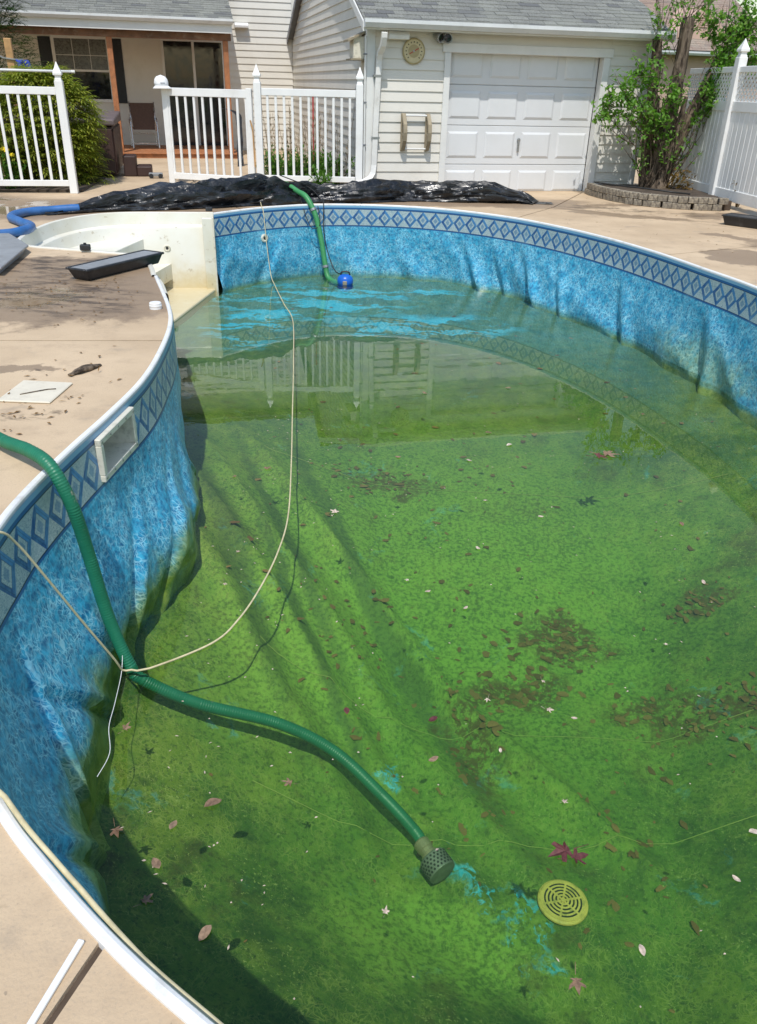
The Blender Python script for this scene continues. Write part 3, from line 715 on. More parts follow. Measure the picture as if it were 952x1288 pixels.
def shingles(parent, x0, x1, y0, z0, slope, n_sep, n_all, mat='shingle', w=.30, ex=.145, dy=1.):
    """tabs of a roof: the first n_sep courses as pieces, the rest joined"""
    ln = math.sqrt(1 + slope * slope); uy, uz = dy / ln, slope / ln
    rnd = random.Random(3); proto = None; rest = MB()
    for c in range(n_all):
        x = x0 - (0 if c % 2 == 0 else w / 2) - rnd.random() * .04
        while x < x1 - .02:
            ww = w * rnd.choice((.7, 1., 1.15, .85)); a, b = max(x, x0), min(x + ww - .006, x1); x += ww
            if b - a < .03: continue
            s0 = c * ex - rnd.random() * .012; s1 = c * ex + ex + .03
            lift = .012 + rnd.random() * .008
            p = [(a, y0 + uy * s0, z0 + uz * s0 + lift), (b, y0 + uy * s0, z0 + uz * s0 + lift), (b, y0 + uy * s1, z0 + uz * s1 + .003), (a, y0 + uy * s1, z0 + uz * s1 + .003)]
            q = [(u, v, ww_ - lift) for u, v, ww_ in p[:2]]
            fs = [(0, 1, 2, 3), (4, 5, 1, 0), (0, 3, 4), (1, 5, 2)] if dy > 0 else [(3, 2, 1, 0), (0, 1, 5, 4), (4, 3, 0), (2, 5, 1)]
            if c < n_sep: obj('shingle', p + q, fs, mat, parent)
            else: rest.add(p + q, fs)
    if rest.v: tag(rest.build('shingles', mat, parent), kind='stuff')

# --- garage
gar = thing('garage', frame(0, 0), YAW, 'cream lap sided garage with grey shingle roof and white overhead door', 'garage')
GW, GDp, EV, SL = 4.72, 8.8, 2.42, .42; RID = EV + SL * 4.4
core = MB().box(.004, 1.22, .003, .16, 0, EV).box(3.95, GW - .004, .003, .16, 0, EV).box(1.22, 3.95, .003, .16, 2.1, EV).box(.004, GW - .004, 4, GDp - .004, 0, EV).box(.004, .16, .16, 4, 0, EV).box(GW - .16, GW - .004, .16, 4, 0, EV)
core.prism([(.004, .0, EV), (.004, GDp, EV), (.004, GDp / 2, RID - .02)], (GW - .008, 0, 0))
fw = core.build('wall', 'siding', gar)
siding(fw, runs(.10, 1.20), .03, EV - .02, 0); siding(fw, runs(3.98, GW - .06), .03, EV - .02, 0); siding(fw, runs(1.2, 3.98), 2.13, EV - .02, 0)
def gab(z, zt):
    def lim(zz): d = max(0., (zz - EV + .03) / SL); return d, GDp - d
    a0, b0 = lim(z); a1, b1 = lim(zt); return [((max(a0, .07), max(a1, .07)), (b0, b1))]
siding(fw, gab, .03, RID - .12, 0, axis='y')
siding(fw, gab, .03, RID - .12, GW, axis='y', out=1)
MB().box(-.03, .10, -.03, .07, 0, EV - .01).build('corner_post', 'trim', gar, bevel=.004)
MB().box(GW - .07, GW + .03, -.03, .07, 0, EV - .01).build('corner_post', 'trim', gar, bevel=.004)
# door trim and the overhead door
MB().box(1.20, 1.30, -.045, .12, 0, 2.02).build('door_trim', 'trim', gar, bevel=.004)
MB().box(3.87, 3.98, -.045, .12, 0, 2.02).build('door_trim', 'trim', gar, bevel=.004)
MB().box(1.16, 4.02, -.055, .12, 2.022, 2.15).build('door_header', 'trim', gar, bevel=.006)
gd = MB().box(1.30, 3.87, .152, .18, -.1, 2.1).build('overhead_door', 'door_white', gar)
sec = .585
for k in range(4):
    z0 = -.165 + k * sec
    m = MB().box(1.305, 3.865, .128, .151, max(z0 + .004, .002), min(z0 + sec - .004, 2.09)); m.build('door_section', 'door_white', gd, bevel=.006, seg=2)
    for c in range(4):
        x0 = 1.305 + c * .64 + .06; x1 = x0 + .52
        a, b = max(z0 + .10, .004), min(z0 + sec - .09, 2.08)
        if b - a < .1: continue
        # recessed frame line and a raised field
        m = MB(); y_ = .126
        m.add([(x0, y_, a), (x1, y_, a), (x1, y_, b), (x0, y_, b), (x0 + .035, y_ - .016, a + .035), (x1 - .035, y_ - .016, a + .035), (x1 - .035, y_ - .016, b - .035), (x0 + .035, y_ - .016, b - .035)],
              [(4, 5, 6, 7), (0, 1, 5, 4), (1, 2, 6, 5), (2, 3, 7, 6), (3, 0, 4, 7)]); m.build('raised_panel', 'door_white', gd)
hd = MB().box(2.585, 2.615, .09, .126, .62, .78).lathe([(.028, 0), (.028, .02), (0, .024)], 12, Matrix.Translation((2.6, .118, .80)) @ Matrix.Rotation(R(90), 4, 'X')).build('door_handle', 'galv', gd, bevel=.004)
# roof: deck, tabs, fascia, gutter
OV = .30; y0 = -OV; z0 = EV - .03 - SL * 0
ze = EV - .02
rf = MB().prism([(-.12, -OV, ze - .02), (-.12, 4.4, ze - .02 + SL * (4.4 + OV)), (-.12, GDp + OV, ze - .02), (-.12, GDp + OV, ze - .05), (-.12, 4.4, ze - .05 + SL * (4.4 + OV)), (-.12, -OV, ze - .05)], (GW + .26, 0, 0)).build('roof', 'dark_fascia', gar)
shingles(rf, -.13, GW + .15, -OV - .03, ze - .03, SL, 16, 36)
shingles(rf, -.13, GW + .15, GDp + OV + .03, ze - .03, SL, 0, 36, dy=-1.)
rl = math.sqrt(1 + SL * SL)
for sgn, yb in ((1, -OV - .01), (-1, GDp + OV + .01)):
    for xx in (-.15, GW + .145):
        d = (0, sgn * (4.4 + OV + .01), SL * (4.4 + OV)); P = [(xx, yb, ze - .035), (xx + .025, yb, ze - .035), (xx + .025, yb, ze - .16), (xx, yb, ze - .16)]
        MB().hexa(P, [tuple(Vector(q) + Vector(d)) for q in P]).build('rake_board', 'trim' if sgn > 0 else 'dark_fascia', rf, bevel=.004)
MB().box(-.10, GW + .10, -OV + .02, 0, EV - .085, EV - .07).build('soffit', 'trim', rf)
MB().box(-.12, GW + .12, -OV, -OV + .02, EV - .15, EV - .06).build('fascia', 'trim', rf)
def gutter(parent, x0, x1, y, z, h=.105, w=.115):
    prof = [(0, 0), (-.01, 0), (-w * .62, 0), (-w, h * .55), (-w, h), (-w + .018, h), (-w + .018, h - .006), (-w + .004, h - .01), (-w + .004, h * .56), (-w * .60, .005), (-.005, .005), (-.005, h), (0, h)]
    P = [(x0, y + a, z + b) for a, b in prof]; g = MB().prism(P, (x1 - x0, 0, 0)); return g.build('gutter', 'alu', parent)
gt = gutter(rf, -.14, GW + .14, -OV - .002, EV - .125)
MB().box(-.142, -.139, -OV - .112, -OV, EV - .13, EV - .02).build('gutter_end', 'alu', gt)
MB().box(GW + .139, GW + .142, -OV - .112, -OV, EV - .13, EV - .02).build('gutter_end', 'alu', gt)
def rect_tube(pts, a, b, right=Vector((1, 0, 0))):
    m = MB(); P = [Vector(q) for q in pts]; base = 0
    for i, q in enumerate(P):
        t = (P[min(i + 1, len(P) - 1)] - P[max(i - 1, 0)]).normalized(); r = (right - t * right.dot(t)).normalized(); u = t.cross(r)
        m.v += [q + r * a + u * b, q - r * a + u * b, q - r * a - u * b, q + r * a - u * b]
    for i in range(len(P) - 1):
        for j in range(4): m.f.append((4 * i + j, 4 * i + (j + 1) % 4, 4 * i + 4 + (j + 1) % 4, 4 * i + 4 + j))
    m.f += [(3, 2, 1, 0), tuple(range(4 * len(P) - 4, 4 * len(P)))]; return m
ds = rect_tube([(.16, -.36, 2.24), (.16, -.35, 2.18), (.16, -.30, 2.08), (.155, -.12, 1.98), (.15, -.075, 1.88), (.12, -.075, 1.1), (.10, -.075, .42), (.08, -.10, .30), (.02, -.14, .22), (-.10, -.2, .17), (-.30, -.24, .14)], .042, .032)
dso = ds.build('downspout', 'white_old', gar, bevel=.006, seg=2)
MB().box(.07, .19, -.112, -.02, 1.66, 1.69).build('strap', 'galv', dso); MB().box(.06, .18, -.112, -.02, .8, .83).build('strap', 'galv', dso)
cd = MB().tube([(-.055, -.05, 2.2), (-.055, -.05, .2)], .014, 8).build('conduit', 'trim', gar)
for z in (1.95, 1.3, .7): MB().box(-.085, -.03, -.07, -.03, z, z + .02).build('clamp', 'dark_fascia', cd)

# --- house with porch
hs = thing('house', frame(-4, 8.8), YAW, 'cream sided house with covered porch, shuttered window and sliding door', 'house')
def hbox(x0, x1, y0, y1, z0, z1, m=None): return (m or MB()).box(x0 + 4, x1 + 4, y0 - 8.8, y1 - 8.8, z0, z1)
hw_ = hbox(-11, .2, 8.804, 14, 0, 5.3).build('wall', 'siding', hs)
WIN = (-5.52, -4.38, 1.10, 2.34); DOR = (-3.08, -1.72, .10, 2.36)
siding(hw_, runs(-7., 3.98, [(WIN[0] + 4 - .08, WIN[1] + 4 + .08, WIN[2] - .06, WIN[3] + .06), (DOR[0] + 4 - .06, DOR[1] + 4 + .06, 0, DOR[3] + .05), (-5.87 + 4, -5.6 + 4, 1., 2.35), (-4.3 + 4, -4.03 + 4, 1., 2.35)]), .05, 5.2, .0)
def window(parent, x0, x1, z0, z1, y, mid=True):
    w = MB(); f = .07
    for a, b, c, d in ((x0 - f, x1 + f, z1, z1 + f), (x0 - f, x1 + f, z0 - f, z0), (x0 - f, x0, z0, z1), (x1, x1 + f, z0, z1)): w.box(a, b, y - .05, y + .01, c, d)
    o = w.build('window', 'trim', parent, bevel=.004)
    if mid:
        zm = (z0 + z1) / 2 - .05
        MB().box(x0, x1, y - .02, y - .002, zm, zm + .045).build('meeting_rail', 'trim', o)
        MB().box(x0, x1, y - .008, y - .002, z0, zm).build('pane', 'glass_dark', o); MB().box(x0, x1, y - .012, y - .004, zm + .045, z1).build('pane', 'curtain', o)
        for k in (1, 2): xm = x0 + (x1 - x0) * k / 3; MB().box(xm - .006, xm + .006, y - .016, y - .0125, zm + .045, z1).build('muntin', 'trim', o)
        MB().box(x0, x1, y - .0165, y - .013, zm + .33, zm + .342).build('muntin', 'trim', o)
    else:
        MB().box(x0, x1, y - .008, y - .002, z0, z1).build('pane', 'glass_dark', o)
    return o
window(hs, WIN[0] + 4, WIN[1] + 4, WIN[2], WIN[3], 0)
for a, b in ((-5.87, -5.60), (-4.3, -4.03)):
    s_ = hbox(a, b, 8.765, 8.80, 1.02, 2.36).build('shutter', 'shutter', hs, bevel=.004)
    for k in range(16): hbox(a + .04, b - .04, 8.755, 8.764, 1.08 + k * .078, 1.08 + k * .078 + .05).build('louvre', 'shutter', s_)
sd = hbox(DOR[0] - .06, DOR[1] + .06, 8.76, 8.80, DOR[3], DOR[3] + .07); hbox(DOR[0] - .06, DOR[0], 8.76, 8.80, .1, DOR[3], sd); hbox(DOR[1], DOR[1] + .06, 8.76, 8.80, .1, DOR[3], sd)
xm = (DOR[0] + DOR[1]) / 2; hbox(xm - .03, xm + .03, 8.745, 8.79, .1, DOR[3], sd)
sdo = sd.build('sliding_door', 'trim', hs, bevel=.003)
hbox(DOR[0], xm - .03, 8.785, 8.795, .1, DOR[3]).build('pane', 'glass_dark', sdo); hbox(xm + .03, DOR[1], 8.785, 8.795, .1, DOR[3]).build('pane', 'glass_dark', sdo)
PE, PS = 2.70, .36; PX0, PX1 = -8.5, -1.62
pr_ = MB().prism([(PX0 + 4, -2.62, PE), (PX0 + 4, .05, PE + PS * 2.67), (PX0 + 4, .05, PE + PS * 2.67 - .14), (PX0 + 4, -2.62, PE - .03)], (PX1 - PX0, 0, 0)).build('porch_roof', 'dark_fascia', hs)
shingles(pr_, PX0 + 4 - .02, PX1 + 4 + .03, -2.66, PE - .005, PS, 0, 20)
gutter(pr_, PX0 + 4, PX1 + 4 + .02, -2.625, PE - .10, .10)
hbox(PX0, PX1, 6.17, 6.195, PE - .26, PE - .03).build('fascia', 'trim', pr_)
hbox(PX0, PX1 - .02, 6.35, 6.49, 2.31, 2.53).build('beam', 'wood_beam', hs, bevel=.006)
for k in range(22): hbox(-6.0 + k * .12, -6.0 + k * .12 + .085, 6.55, 8.7, 2.40 + .006 * (k % 3), 2.42 + .006 * (k % 3)).build('ceiling_board', 'white_old', hs)
hbox(PX0, PX1 - .02, 6.6, 8.7, 2.44, 2.46).build('ceiling', 'wood_beam', hs)
for x in (-4.15, -1.76, -7.0): hbox(x - .055, x + .055, 6.36, 6.48, .1, 2.31).build('porch_post', 'wood_post', hs, bevel=.006)
pd = hbox(-5.0, -1.6, 6.3, 8.79, .0, .085).build('porch_deck', 'wood_post', hs)
for k in range(17): hbox(-5.0, -1.6, 6.26 + k * .148, 6.26 + k * .148 + .14, .086, .11).build('deck_board', 'wood_post', pd, bevel=.004)
# upper storey roof
hr = MB().prism([(-7.4, -.35, 5.25), (-7.4, 2.6, 6.4), (-7.4, 5.6, 5.25), (-7.4, 5.6, 5.15), (-7.4, -.35, 5.15)], (11.8, 0, 0)).build('roof', 'dark_fascia', hs)
shingles(hr, -7.4, 4.4, -.38, 5.26, .39, 0, 20)

# --- neighbour's house behind the garage
nb = thing('neighbour_house', frame(12.5, 13), YAW + R(4), 'far house with tan pink roof beyond the white fence', 'house')
MB().box(-3.6, 4, 0, 9, 0, 2.7).build('wall', 'pink_siding', nb)
nr = MB().prism([(-4, -.4, 2.75), (-4, 4.5, 5.42), (-4, 9.4, 2.75), (-4, 9.4, 2.65), (-4, -.4, 2.65)], (8.4, 0, 0)).build('roof', 'dark_fascia', nb)
shingles(nr, -4, 4.4, -.42, 2.76, .545, 0, 40, 'shingle_tan', .5, .14)
gutter(nr, -4, 4.4, -.4, 2.62)
dg = MB().prism([(-3.4, .8, 3.3), (-2.2, .8, 3.3), (-2.2, .8, 3.95), (-2.8, .8, 4.4), (-3.4, .8, 3.95)], (0, 1.6, 0)).build('dormer', 'pink_siding', nb)
MB().prism([(-3.55, .66, 3.88), (-2.8, .66, 4.42), (-2.05, .66, 3.88), (-2.05, .66, 3.95), (-2.8, .66, 4.50), (-3.55, .66, 3.95)], (0, 1.9, 0)).build('dormer_roof', 'dark_fascia', nb)
window(nb, -3.05, -2.55, 3.45, 3.95, .79, False)
gv = MB().prism([(.2, .2, 3.1), (2.6, .2, 3.1), (1.4, .2, 4.05)], (0, 1.5, 0)).build('gable', 'pink_siding', nb)
for k in range(5): MB().box(1.25, 1.55, .17, .198, 3.45 + k * .06, 3.45 + k * .06 + .035).build('vent_slat', 'pink_siding', gv)

# ------------------------------------------------------------------ fixtures on the walls
def fix(name, x, y, z, label, cat, group=None): return thing(name, frame(x, y, z), YAW, label, cat, group)
def sconce(x, y, z, lab):
    t = fix('wall_light', x, y, z, lab, 'light', 'box shaped wall lights')
    m = MB(); P = [(-.16, 0, -.05), (-.16, -.16, -.05), (-.16, -.17, -.0), (-.16, -.13, .055), (-.16, -.03, .06), (-.16, 0, .05)]
    m.prism(P, (.32, 0, 0)).build('housing', 'white', t, bevel=.006, seg=2); MB().box(-.14, .14, -.14, -.02, -.056, -.05).build('lens', 'ivory', t)
sconce(.43, -.02, 2.215, 'white box shaped wall light under the garage eave'); sconce(-1.23, 8.78, 2.73, 'white box shaped wall light on the house siding right of the porch')
t = fix('thermometer', .70, -.03, 2.02, 'round cream dial thermometer with red needle on the garage wall', 'thermometer')
rx = Matrix.Rotation(R(90), 4, 'X')
MB().lathe([(.175, -.01), (.178, .012), (.165, .02), (.155, .014)], 36, rx).build('rim', 'dial_ring', t, smooth=False); MB().lathe([(.156, .0), (.156, .0165), (0, .017)], 36, rx).build('face', 'dial', t)
MB().lathe([(.088, .016), (.088, .019), (.08, .0192), (.08, .0175)], 30, rx).build('ring', 'dial_ring', t)
for k in range(13):
    a = R(-135 + 22.5 * k); m = Matrix.Rotation(a, 4, 'Y'); MB().box(-.006, .006, -.0195, -.017, .112, .132, m).build('numeral', 'dark', t)
nd = MB().box(-.005, .005, -.024, -.021, -.075, .085, Matrix.Rotation(R(62), 4, 'Y')).build('needle', 'red', t); MB().lathe([(.014, .017), (.014, .026), (0, .027)], 12, rx).build('hub', 'galv', t)
t = fix('flood_light', 1.14, -.05, 2.2, 'twin headed floodlight at the corner of the garage door', 'light')
MB().box(-.06, .06, -.05, .03, -.06, .05).build('junction_box', 'galv', t, bevel=.006)
for s_ in (-1, 1):
    mt = Matrix.Translation((s_ * .085, -.07, .02)) @ Matrix.Rotation(s_ * R(-35), 4, 'Z') @ Matrix.Rotation(R(105), 4, 'X')
    h = MB().lathe([(.02, -.09), (.03, -.07), (.05, .0), (.075, .06), (.072, .062), (.0, .045)], 18, mt).build('lamp_head', 'galv', t, smooth=True); MB().lathe([(.068, .05), (.05, .066), (0, .07)], 16, mt).build('lens', 'glass_dark', h)
t = fix('wall_rack', .77, -.03, .9, 'beige plastic wall rack with two arms and rods beside the garage door', 'rack')
for s_ in (-1, 1):
    x = s_ * .20; prf = [(0, -.26), (-.05, -.27), (-.17, -.12), (-.19, 0), (-.17, .12), (-.05, .27), (0, .26), (-.03, .20), (-.12, .09), (-.135, 0), (-.12, -.09), (-.03, -.20)]
    a_ = MB().prism([(x - .03, y, z) for y, z in prf], (.06, 0, 0)).build('arm', 'beige', t, bevel=.006)
    for za, zb in ((-.19, -.05), (.19, .05), (-.02, -.12), (.02, .12)): MB().tube([(x, -.03, za), (x, -.13, zb)], .014, 6).build('brace', 'beige', a_)
    MB().box(x - .035, x + .035, -.02, .008, -.27, .27).build('back_strip', 'beige', a_, bevel=.004)
for z in (-.24, .24): MB().tube([(-.2, -.05, z), (.2, -.05, z)], .014, 8).build('rod', 'trim', t)
t = fix('nest_box', -.15, .30, 1.9, 'beige box with sloped lid on the garage side wall', 'box')
MB().prism([(.12, -.16, 0), (.12, .16, 0), (.12, .16, .30), (.12, -.16, .30)], (-.17, 0, 0)).build('box', 'ivory', t, bevel=.006)
MB().hexa([(.13, -.2, .34), (-.14, -.2, .22), (-.14, .2, .22), (.13, .2, .34)], [(.13, -.2, .37), (-.14, -.2, .25), (-.14, .2, .25), (.13, .2, .37)]).build('lid', 'beige', t)
MB().box(-.1, .13, -.2, .2, -.02, .0).build('base', 'beige', t)

# ------------------------------------------------------------------ white picket fences and gate
def post_cap(m, x, y, z, w): m.lathe([(w * .75, z), (w * .75, z + .02), (w * .62, z + .03), (w * .62, z + .06), (w * .95, z + .075), (w * .95, z + .10), (w * .45, z + .17), (.004, z + .24)], 4, Matrix.Translation((x, y, 0)) @ Matrix.Rotation(R(45), 4, 'Z'))
def picket_fence(name, a, b, label, n, posts, h=1.44, zb=.12, group='white picket fence sections', cat='fence', rail_h=.10, double=False):
    A, B = Vector((*a, 0)), Vector((*b, 0)); d = B - A; w = d.length; t = thing(name, tuple(A), math.atan2(d.y, d.x), label, cat, group)
    w0 = .06 if posts[0] else 0.; w1 = w - (.06 if posts[1] else 0)
    MB().box(w0, w1, -.022, .022, h - rail_h, h).build('rail', 'white', t, bevel=.005); MB().box(w0, w1, -.022, .022, zb, zb + rail_h * .85).build('rail', 'white', t, bevel=.005)
    pk = None
    for k in range(n):
        x = w0 + (w1 - w0) * (k + .7) / (n + .4)
        if pk is None: pk = MB().box(-.019, .019, -.012, .012, zb + rail_h * .85, h - rail_h).build('picket', 'white', t, bevel=.003); pk.location = (x, 0, 0)
        else: copy_to(pk, t, (x, 0, 0))
    for k, x in ((0, 0.), (1, w)):
        if posts[k]:
            p = MB().box(x - .055, x + .055, -.055, .055, 0, h + .08).build('post', 'white', t, bevel=.005); c = MB(); post_cap(c, x, 0, h + .08, .085); c.build('post_cap', 'white', p)
    return t
v = L(-4.50, -.02); u = L(-7.2, .12)
picket_fence('picket_fence', u.xy, v.xy, 'white picket fence in front of the yellow green bush', 18, (True, True), 1.42, .10)
v = L(-1.67, .28); u = L(-.13, -.02)
picket_fence('picket_fence', v.xy, u.xy, 'white picket fence between gate and garage corner', 11, (True, True), 1.47, .15)
v = L(-3.10, 1.1); u = L(-1.75, .34)
gate = picket_fence('picket_gate', v.xy, u.xy, 'white picket gate standing ajar beside the black tarp', 10, (False, False), 1.44, .1, None, 'gate', .115)
w_ = (u.xy - v.xy).length
for x0_, x1_ in ((0, .10), (w_ - .09, w_)): MB().box(x0_, x1_, -.03, .03, .02, 1.46).build('stile', 'white', gate, bevel=.005)
MB().tube([(w_ + .03, -.06, .35), (w_ + .02, -.07, .9), (w_ - .02, -.06, 1.02)], .013, 6).build('latch_rod', 'wood_raw', gate)
t = thing('baseball_cap', tuple(L(-3.10, 1.1, 1.455)), R(25), 'white baseball cap hung on the gate post', 'cap')
m = MB().lathe([(.108, 0), (.112, .05), (.10, .10), (.07, .135), (.03, .150), (0.008, .153)], 20); cr = m.build('crown', 'hat', t, smooth=True)
MB().lathe([(.012, .152), (.012, .16), (0, .162)], 8).build('button', 'hat', t)
br = MB(); vs = []; nn_ = 14
for k in range(nn_ + 1):
    a = R(-90 - 75 + 150 * k / nn_); r1 = .19 + .0 * k; c = math.cos(R(-75 + 150 * k / nn_)); vs += [(.105 * math.cos(a), .105 * math.sin(a), .012), ((.105 + .11 * c ** .6) * math.cos(a), (.105 + .11 * c ** .6) * math.sin(a), -.035 + .01 * c)]
br.add(vs, [(2 * k, 2 * k + 1, 2 * k + 3, 2 * k + 2) for k in range(nn_)]); b_ = br.build('brim', 'hat', t, smooth=True); b_.modifiers.new('s', 'SOLIDIFY').thickness = .006
MB().box(-.035, .035, -.116, -.108, .04, .052).build('lettering', 'cap_mark', t)

# ------------------------------------------------------------------ tall white privacy fence on the right
def privacy(a, b, label, n, lattice=True, h=1.92, post0=True):
    A, B = Vector((*a, 0)), Vector((*b, 0)); d = B - A; w = d.length
    t = thing('privacy_fence', tuple(A), math.atan2(d.y, d.x), label, 'fence', 'tall white vinyl fence panels')
    P = [0] if post0 else []
    for x in P:
        p = MB().box(x - .065, x + .065, -.065, .065, 0, h + .12).build('post', 'white', t, bevel=.006); c = MB(); post_cap(c, x, 0, h + .12, .10); c.build('post_cap', 'white', p)
    zt = 1.46 if lattice else h
    for z, hh_ in ((.10, .16), (zt - .14, .14)) + (((h - .08, .08),) if lattice else ()): MB().box(.066, w - .066, -.028, .028, z, z + hh_).build('rail', 'white', t, bevel=.005)
    bw = (w - .132) / n; proto = None
    for k in range(n):
        x = .066 + bw * (k + .5)
        if proto is None: proto = MB().box(-bw / 2 + .012, bw / 2 - .012, -.014, .014, .25, zt - .13).build('board', 'white', t, bevel=.006); proto.location = (x, 0, 0)
        else: copy_to(proto, t, (x, 0, 0))
    MB().box(.066, w - .066, -.006, .006, .2, zt - .05).build('backing', 'white', t)
    if lattice:
        hh_ = h - .08 - zt; k = 0; x = .066 - hh_
        while x < w - .066:
            for s_ in (0, 1):
                a0, a1 = x, x + hh_
                z0, z1 = (zt, zt + hh_) if s_ == 0 else (zt + hh_, zt)
                if a0 < .066: z0 += (z1 - z0) * (.066 - a0) / hh_; a0 = .066
                if a1 > w - .066: z1 = z0 + (z1 - z0) * (w - .066 - a0) / (a1 - a0); a1 = w - .066
                if a1 - a0 < .03: continue
                y = -.006 if s_ == 0 else .006; dd = Vector((a1 - a0, 0, z1 - z0)).normalized(); nn2 = Vector((-dd.z, 0, dd.x)) * .016
                q0, q1 = Vector((a0, y, z0)), Vector((a1, y, z1))
                MB().prism([q0 - nn2, q1 - nn2, q1 + nn2, q0 + nn2], (0, .006, 0)).build('lattice_slat', 'white', t)
            x += .10
    return t
pts = [(5.12, 15.5), (5.20, 13.55), (5.42, 11.6), (5.65, 9.6)]
labs = ['tall white fence panel in shade behind the budding tree', 'tall white fence panel with lattice top right of the tree', 'tall white fence panel nearest the camera at right edge']
for k in range(3): privacy(pts[k], pts[k + 1], labs[k], 13, post0=k > 0)

# ------------------------------------------------------------------ porch things
t = thing('hot_tub', frame(-4.95, 3.1), YAW, 'dark brown hot tub cabinet with closed cover behind the bush', 'hot tub')
MB().box(-.95, .95, -.95, .95, .05, .82).build('cabinet', 'brown_plastic', t, bevel=.03, seg=2)
for k in range(6): MB().box(-.93 + k * .315, -.93 + k * .315 + .29, -.966, -.951, .1, .78).build('panel', 'brown_plastic', t, bevel=.005)
for k in range(6): MB().box(.951, .966, -.93 + k * .315, -.93 + k * .315 + .29, .1, .78).build('panel', 'brown_plastic', t, bevel=.005)
cv = MB().hexa([(-1.0, -1.0, .83), (1.0, -1.0, .83), (1.0, 1.0, .83), (-1.0, 1.0, .83)], [(-1.0, -1.0, .93), (1.0, -1.0, .93), (1.0, 1.0, 1.0), (-1.0, 1.0, 1.0)]).build('cover', 'spa_cover', t, bevel=.03, seg=3)
t = thing('step_stool', frame(-3.66, 2.65), YAW, 'brown plastic two tread step beside the hot tub', 'steps')
MB().box(-.24, -.02, -.25, .25, 0, .34).build('upper_step', 'brown_plastic', t, bevel=.02, seg=2); MB().box(-.019, .24, -.25, .25, 0, .17).build('lower_step', 'brown_plastic', t, bevel=.02, seg=2)
t = thing('patio_chair', frame(-3.66, 7.55, .11), YAW + R(6), 'brown sling patio chair with silver frame on the porch', 'chair')
MB().hexa([(-.24, -.02, .40), (.24, -.02, .40), (.27, .22, .95), (-.27, .22, .95)], [(-.24, .0, .40), (.24, .0, .40), (.27, .235, .95), (-.27, .235, .95)]).build('backrest', 'sling', t, bevel=.006)
MB().hexa([(-.24, .0, .40), (.24, .0, .40), (.24, .48, .42), (-.24, .48, .42)], [(-.24, .0, .415), (.24, .0, .415), (.24, .48, .435), (-.24, .48, .435)]).build('seat', 'sling', t)
for s_ in (-1, 1):
    MB().tube(spline([(s_ * .29, -.18, 0), (s_ * .29, -.12, .3), (s_ * .29, -.02, .60), (s_ * .29, .15, .64), (s_ * .29, .45, .62), (s_ * .29, .52, .5), (s_ * .29, .5, 0)], .05), .016, 8).build('arm_frame', 'steel', t, smooth=True)
    MB().tube([(s_ * .27, -.02, .38), (s_ * .275, .225, .97)], .014, 8).build('back_rail', 'steel', t, smooth=True)
MB().tube([(-.29, -.15, .12), (.29, -.15, .12)], .011, 6).build('cross_bar', 'steel', t); MB().tube([(-.29, .5, .3), (.29, .5, .3)], .011, 6).build('cross_bar', 'steel', t)
def draped(name, x, y, rx, ry, h, label, cat, mat):
    V, Fs = [], []; n, m = 40, 22
    for j in range(m + 1):
        v = j / m
        for i in range(n):
            a = 2 * math.pi * i / n; sq = (abs(math.cos(a)) ** 4 + abs(math.sin(a)) ** 4) ** -.25
            if v < .7: r = 1.0 + .06 * math.sin(a * 7 + v * 2) * (1 - v) ; z = h * .86 * v / .7
            else: q = (v - .7) / .3; r = math.cos(q * math.pi / 2) ; z = h * (.86 + .14 * math.sin(q * math.pi / 2))
            k = noise.noise(Vector((math.cos(a) * 2, math.sin(a) * 2, v * 3 + x))) * .12
            V.append((rx * sq * r * (1 + k), ry * sq * r * (1 + k), z))
    for j in range(m):
        for i in range(n): Fs.append((j * n + i, j * n + (i + 1) % n, (j + 1) * n + (i + 1) % n, (j + 1) * n + i))
    o = obj(name, V, Fs, mat, None, True); o.location = L(x, y); o.rotation_euler = (0, 0, YAW); return tag(o, label, cat)
draped('covered_grill', -2.15, 4.1, .42, .32, 1.08, 'grill under a crumpled grey cover behind the gate', 'grill', 'grey_cover')
t = thing('clothes_post', frame(-5.45, 2.2), YAW, 'bare wooden post with hook and blue cloth behind the bush', 'post')
MB().box(-.055, .055, -.055, .055, 0, 2.08).build('post', 'wood_raw', t, bevel=.008); MB().tube([(-.22, -.06, 1.86), (-.1, -.07, 1.80), (.05, -.07, 1.78), (.2, -.06, 1.78)], .014, 6).build('hook', 'galv', t)
cl = MB(); V = []; 
for j in range(15):
    for i in range(7): V.append((.08 + .035 * i + .03 * math.sin(j * .8 + i), -.09 + .03 * math.sin(i * 1.9 + j * .3), 1.78 - j * .045))
cl.add(V, [(j * 7 + i, j * 7 + i + 1, j * 7 + i + 8, j * 7 + i + 7) for j in range(14) for i in range(6)]); c_ = cl.build('cloth', 'blue_cloth', t, smooth=True); c_.modifiers.new('s', 'SOLIDIFY').thickness = .008
t = thing('pool_pole', frame(-5.2, .35, 1.62), YAW, 'long thin white pole lying level across the bush', 'pole')
MB().tube([(-2.2, 0, 0), (.85, 0, .0)], .017, 8).build('shaft', 'white', t, smooth=True); MB().tube([(.85, 0, 0), (.90, 0, 0)], .02, 8).build('grip', 'white_old', t)
t = thing('garden_toy', frame(-3.35, 2.15), YAW, 'small grey wheeled gadget on the path by the steps', 'gadget')
MB().box(-.12, .12, -.06, .06, .03, .09).build('body', 'grey_plastic', t, bevel=.015, seg=2)
for a in (-.08, .08):
    for b in (-.065, .065): MB().lathe([(.035, -.012), (.04, 0), (.035, .012)], 14, Matrix.Translation((a, b, .04)) @ Matrix.Rotation(R(90), 4, 'X')).build('wheel', 'black_plastic', t)

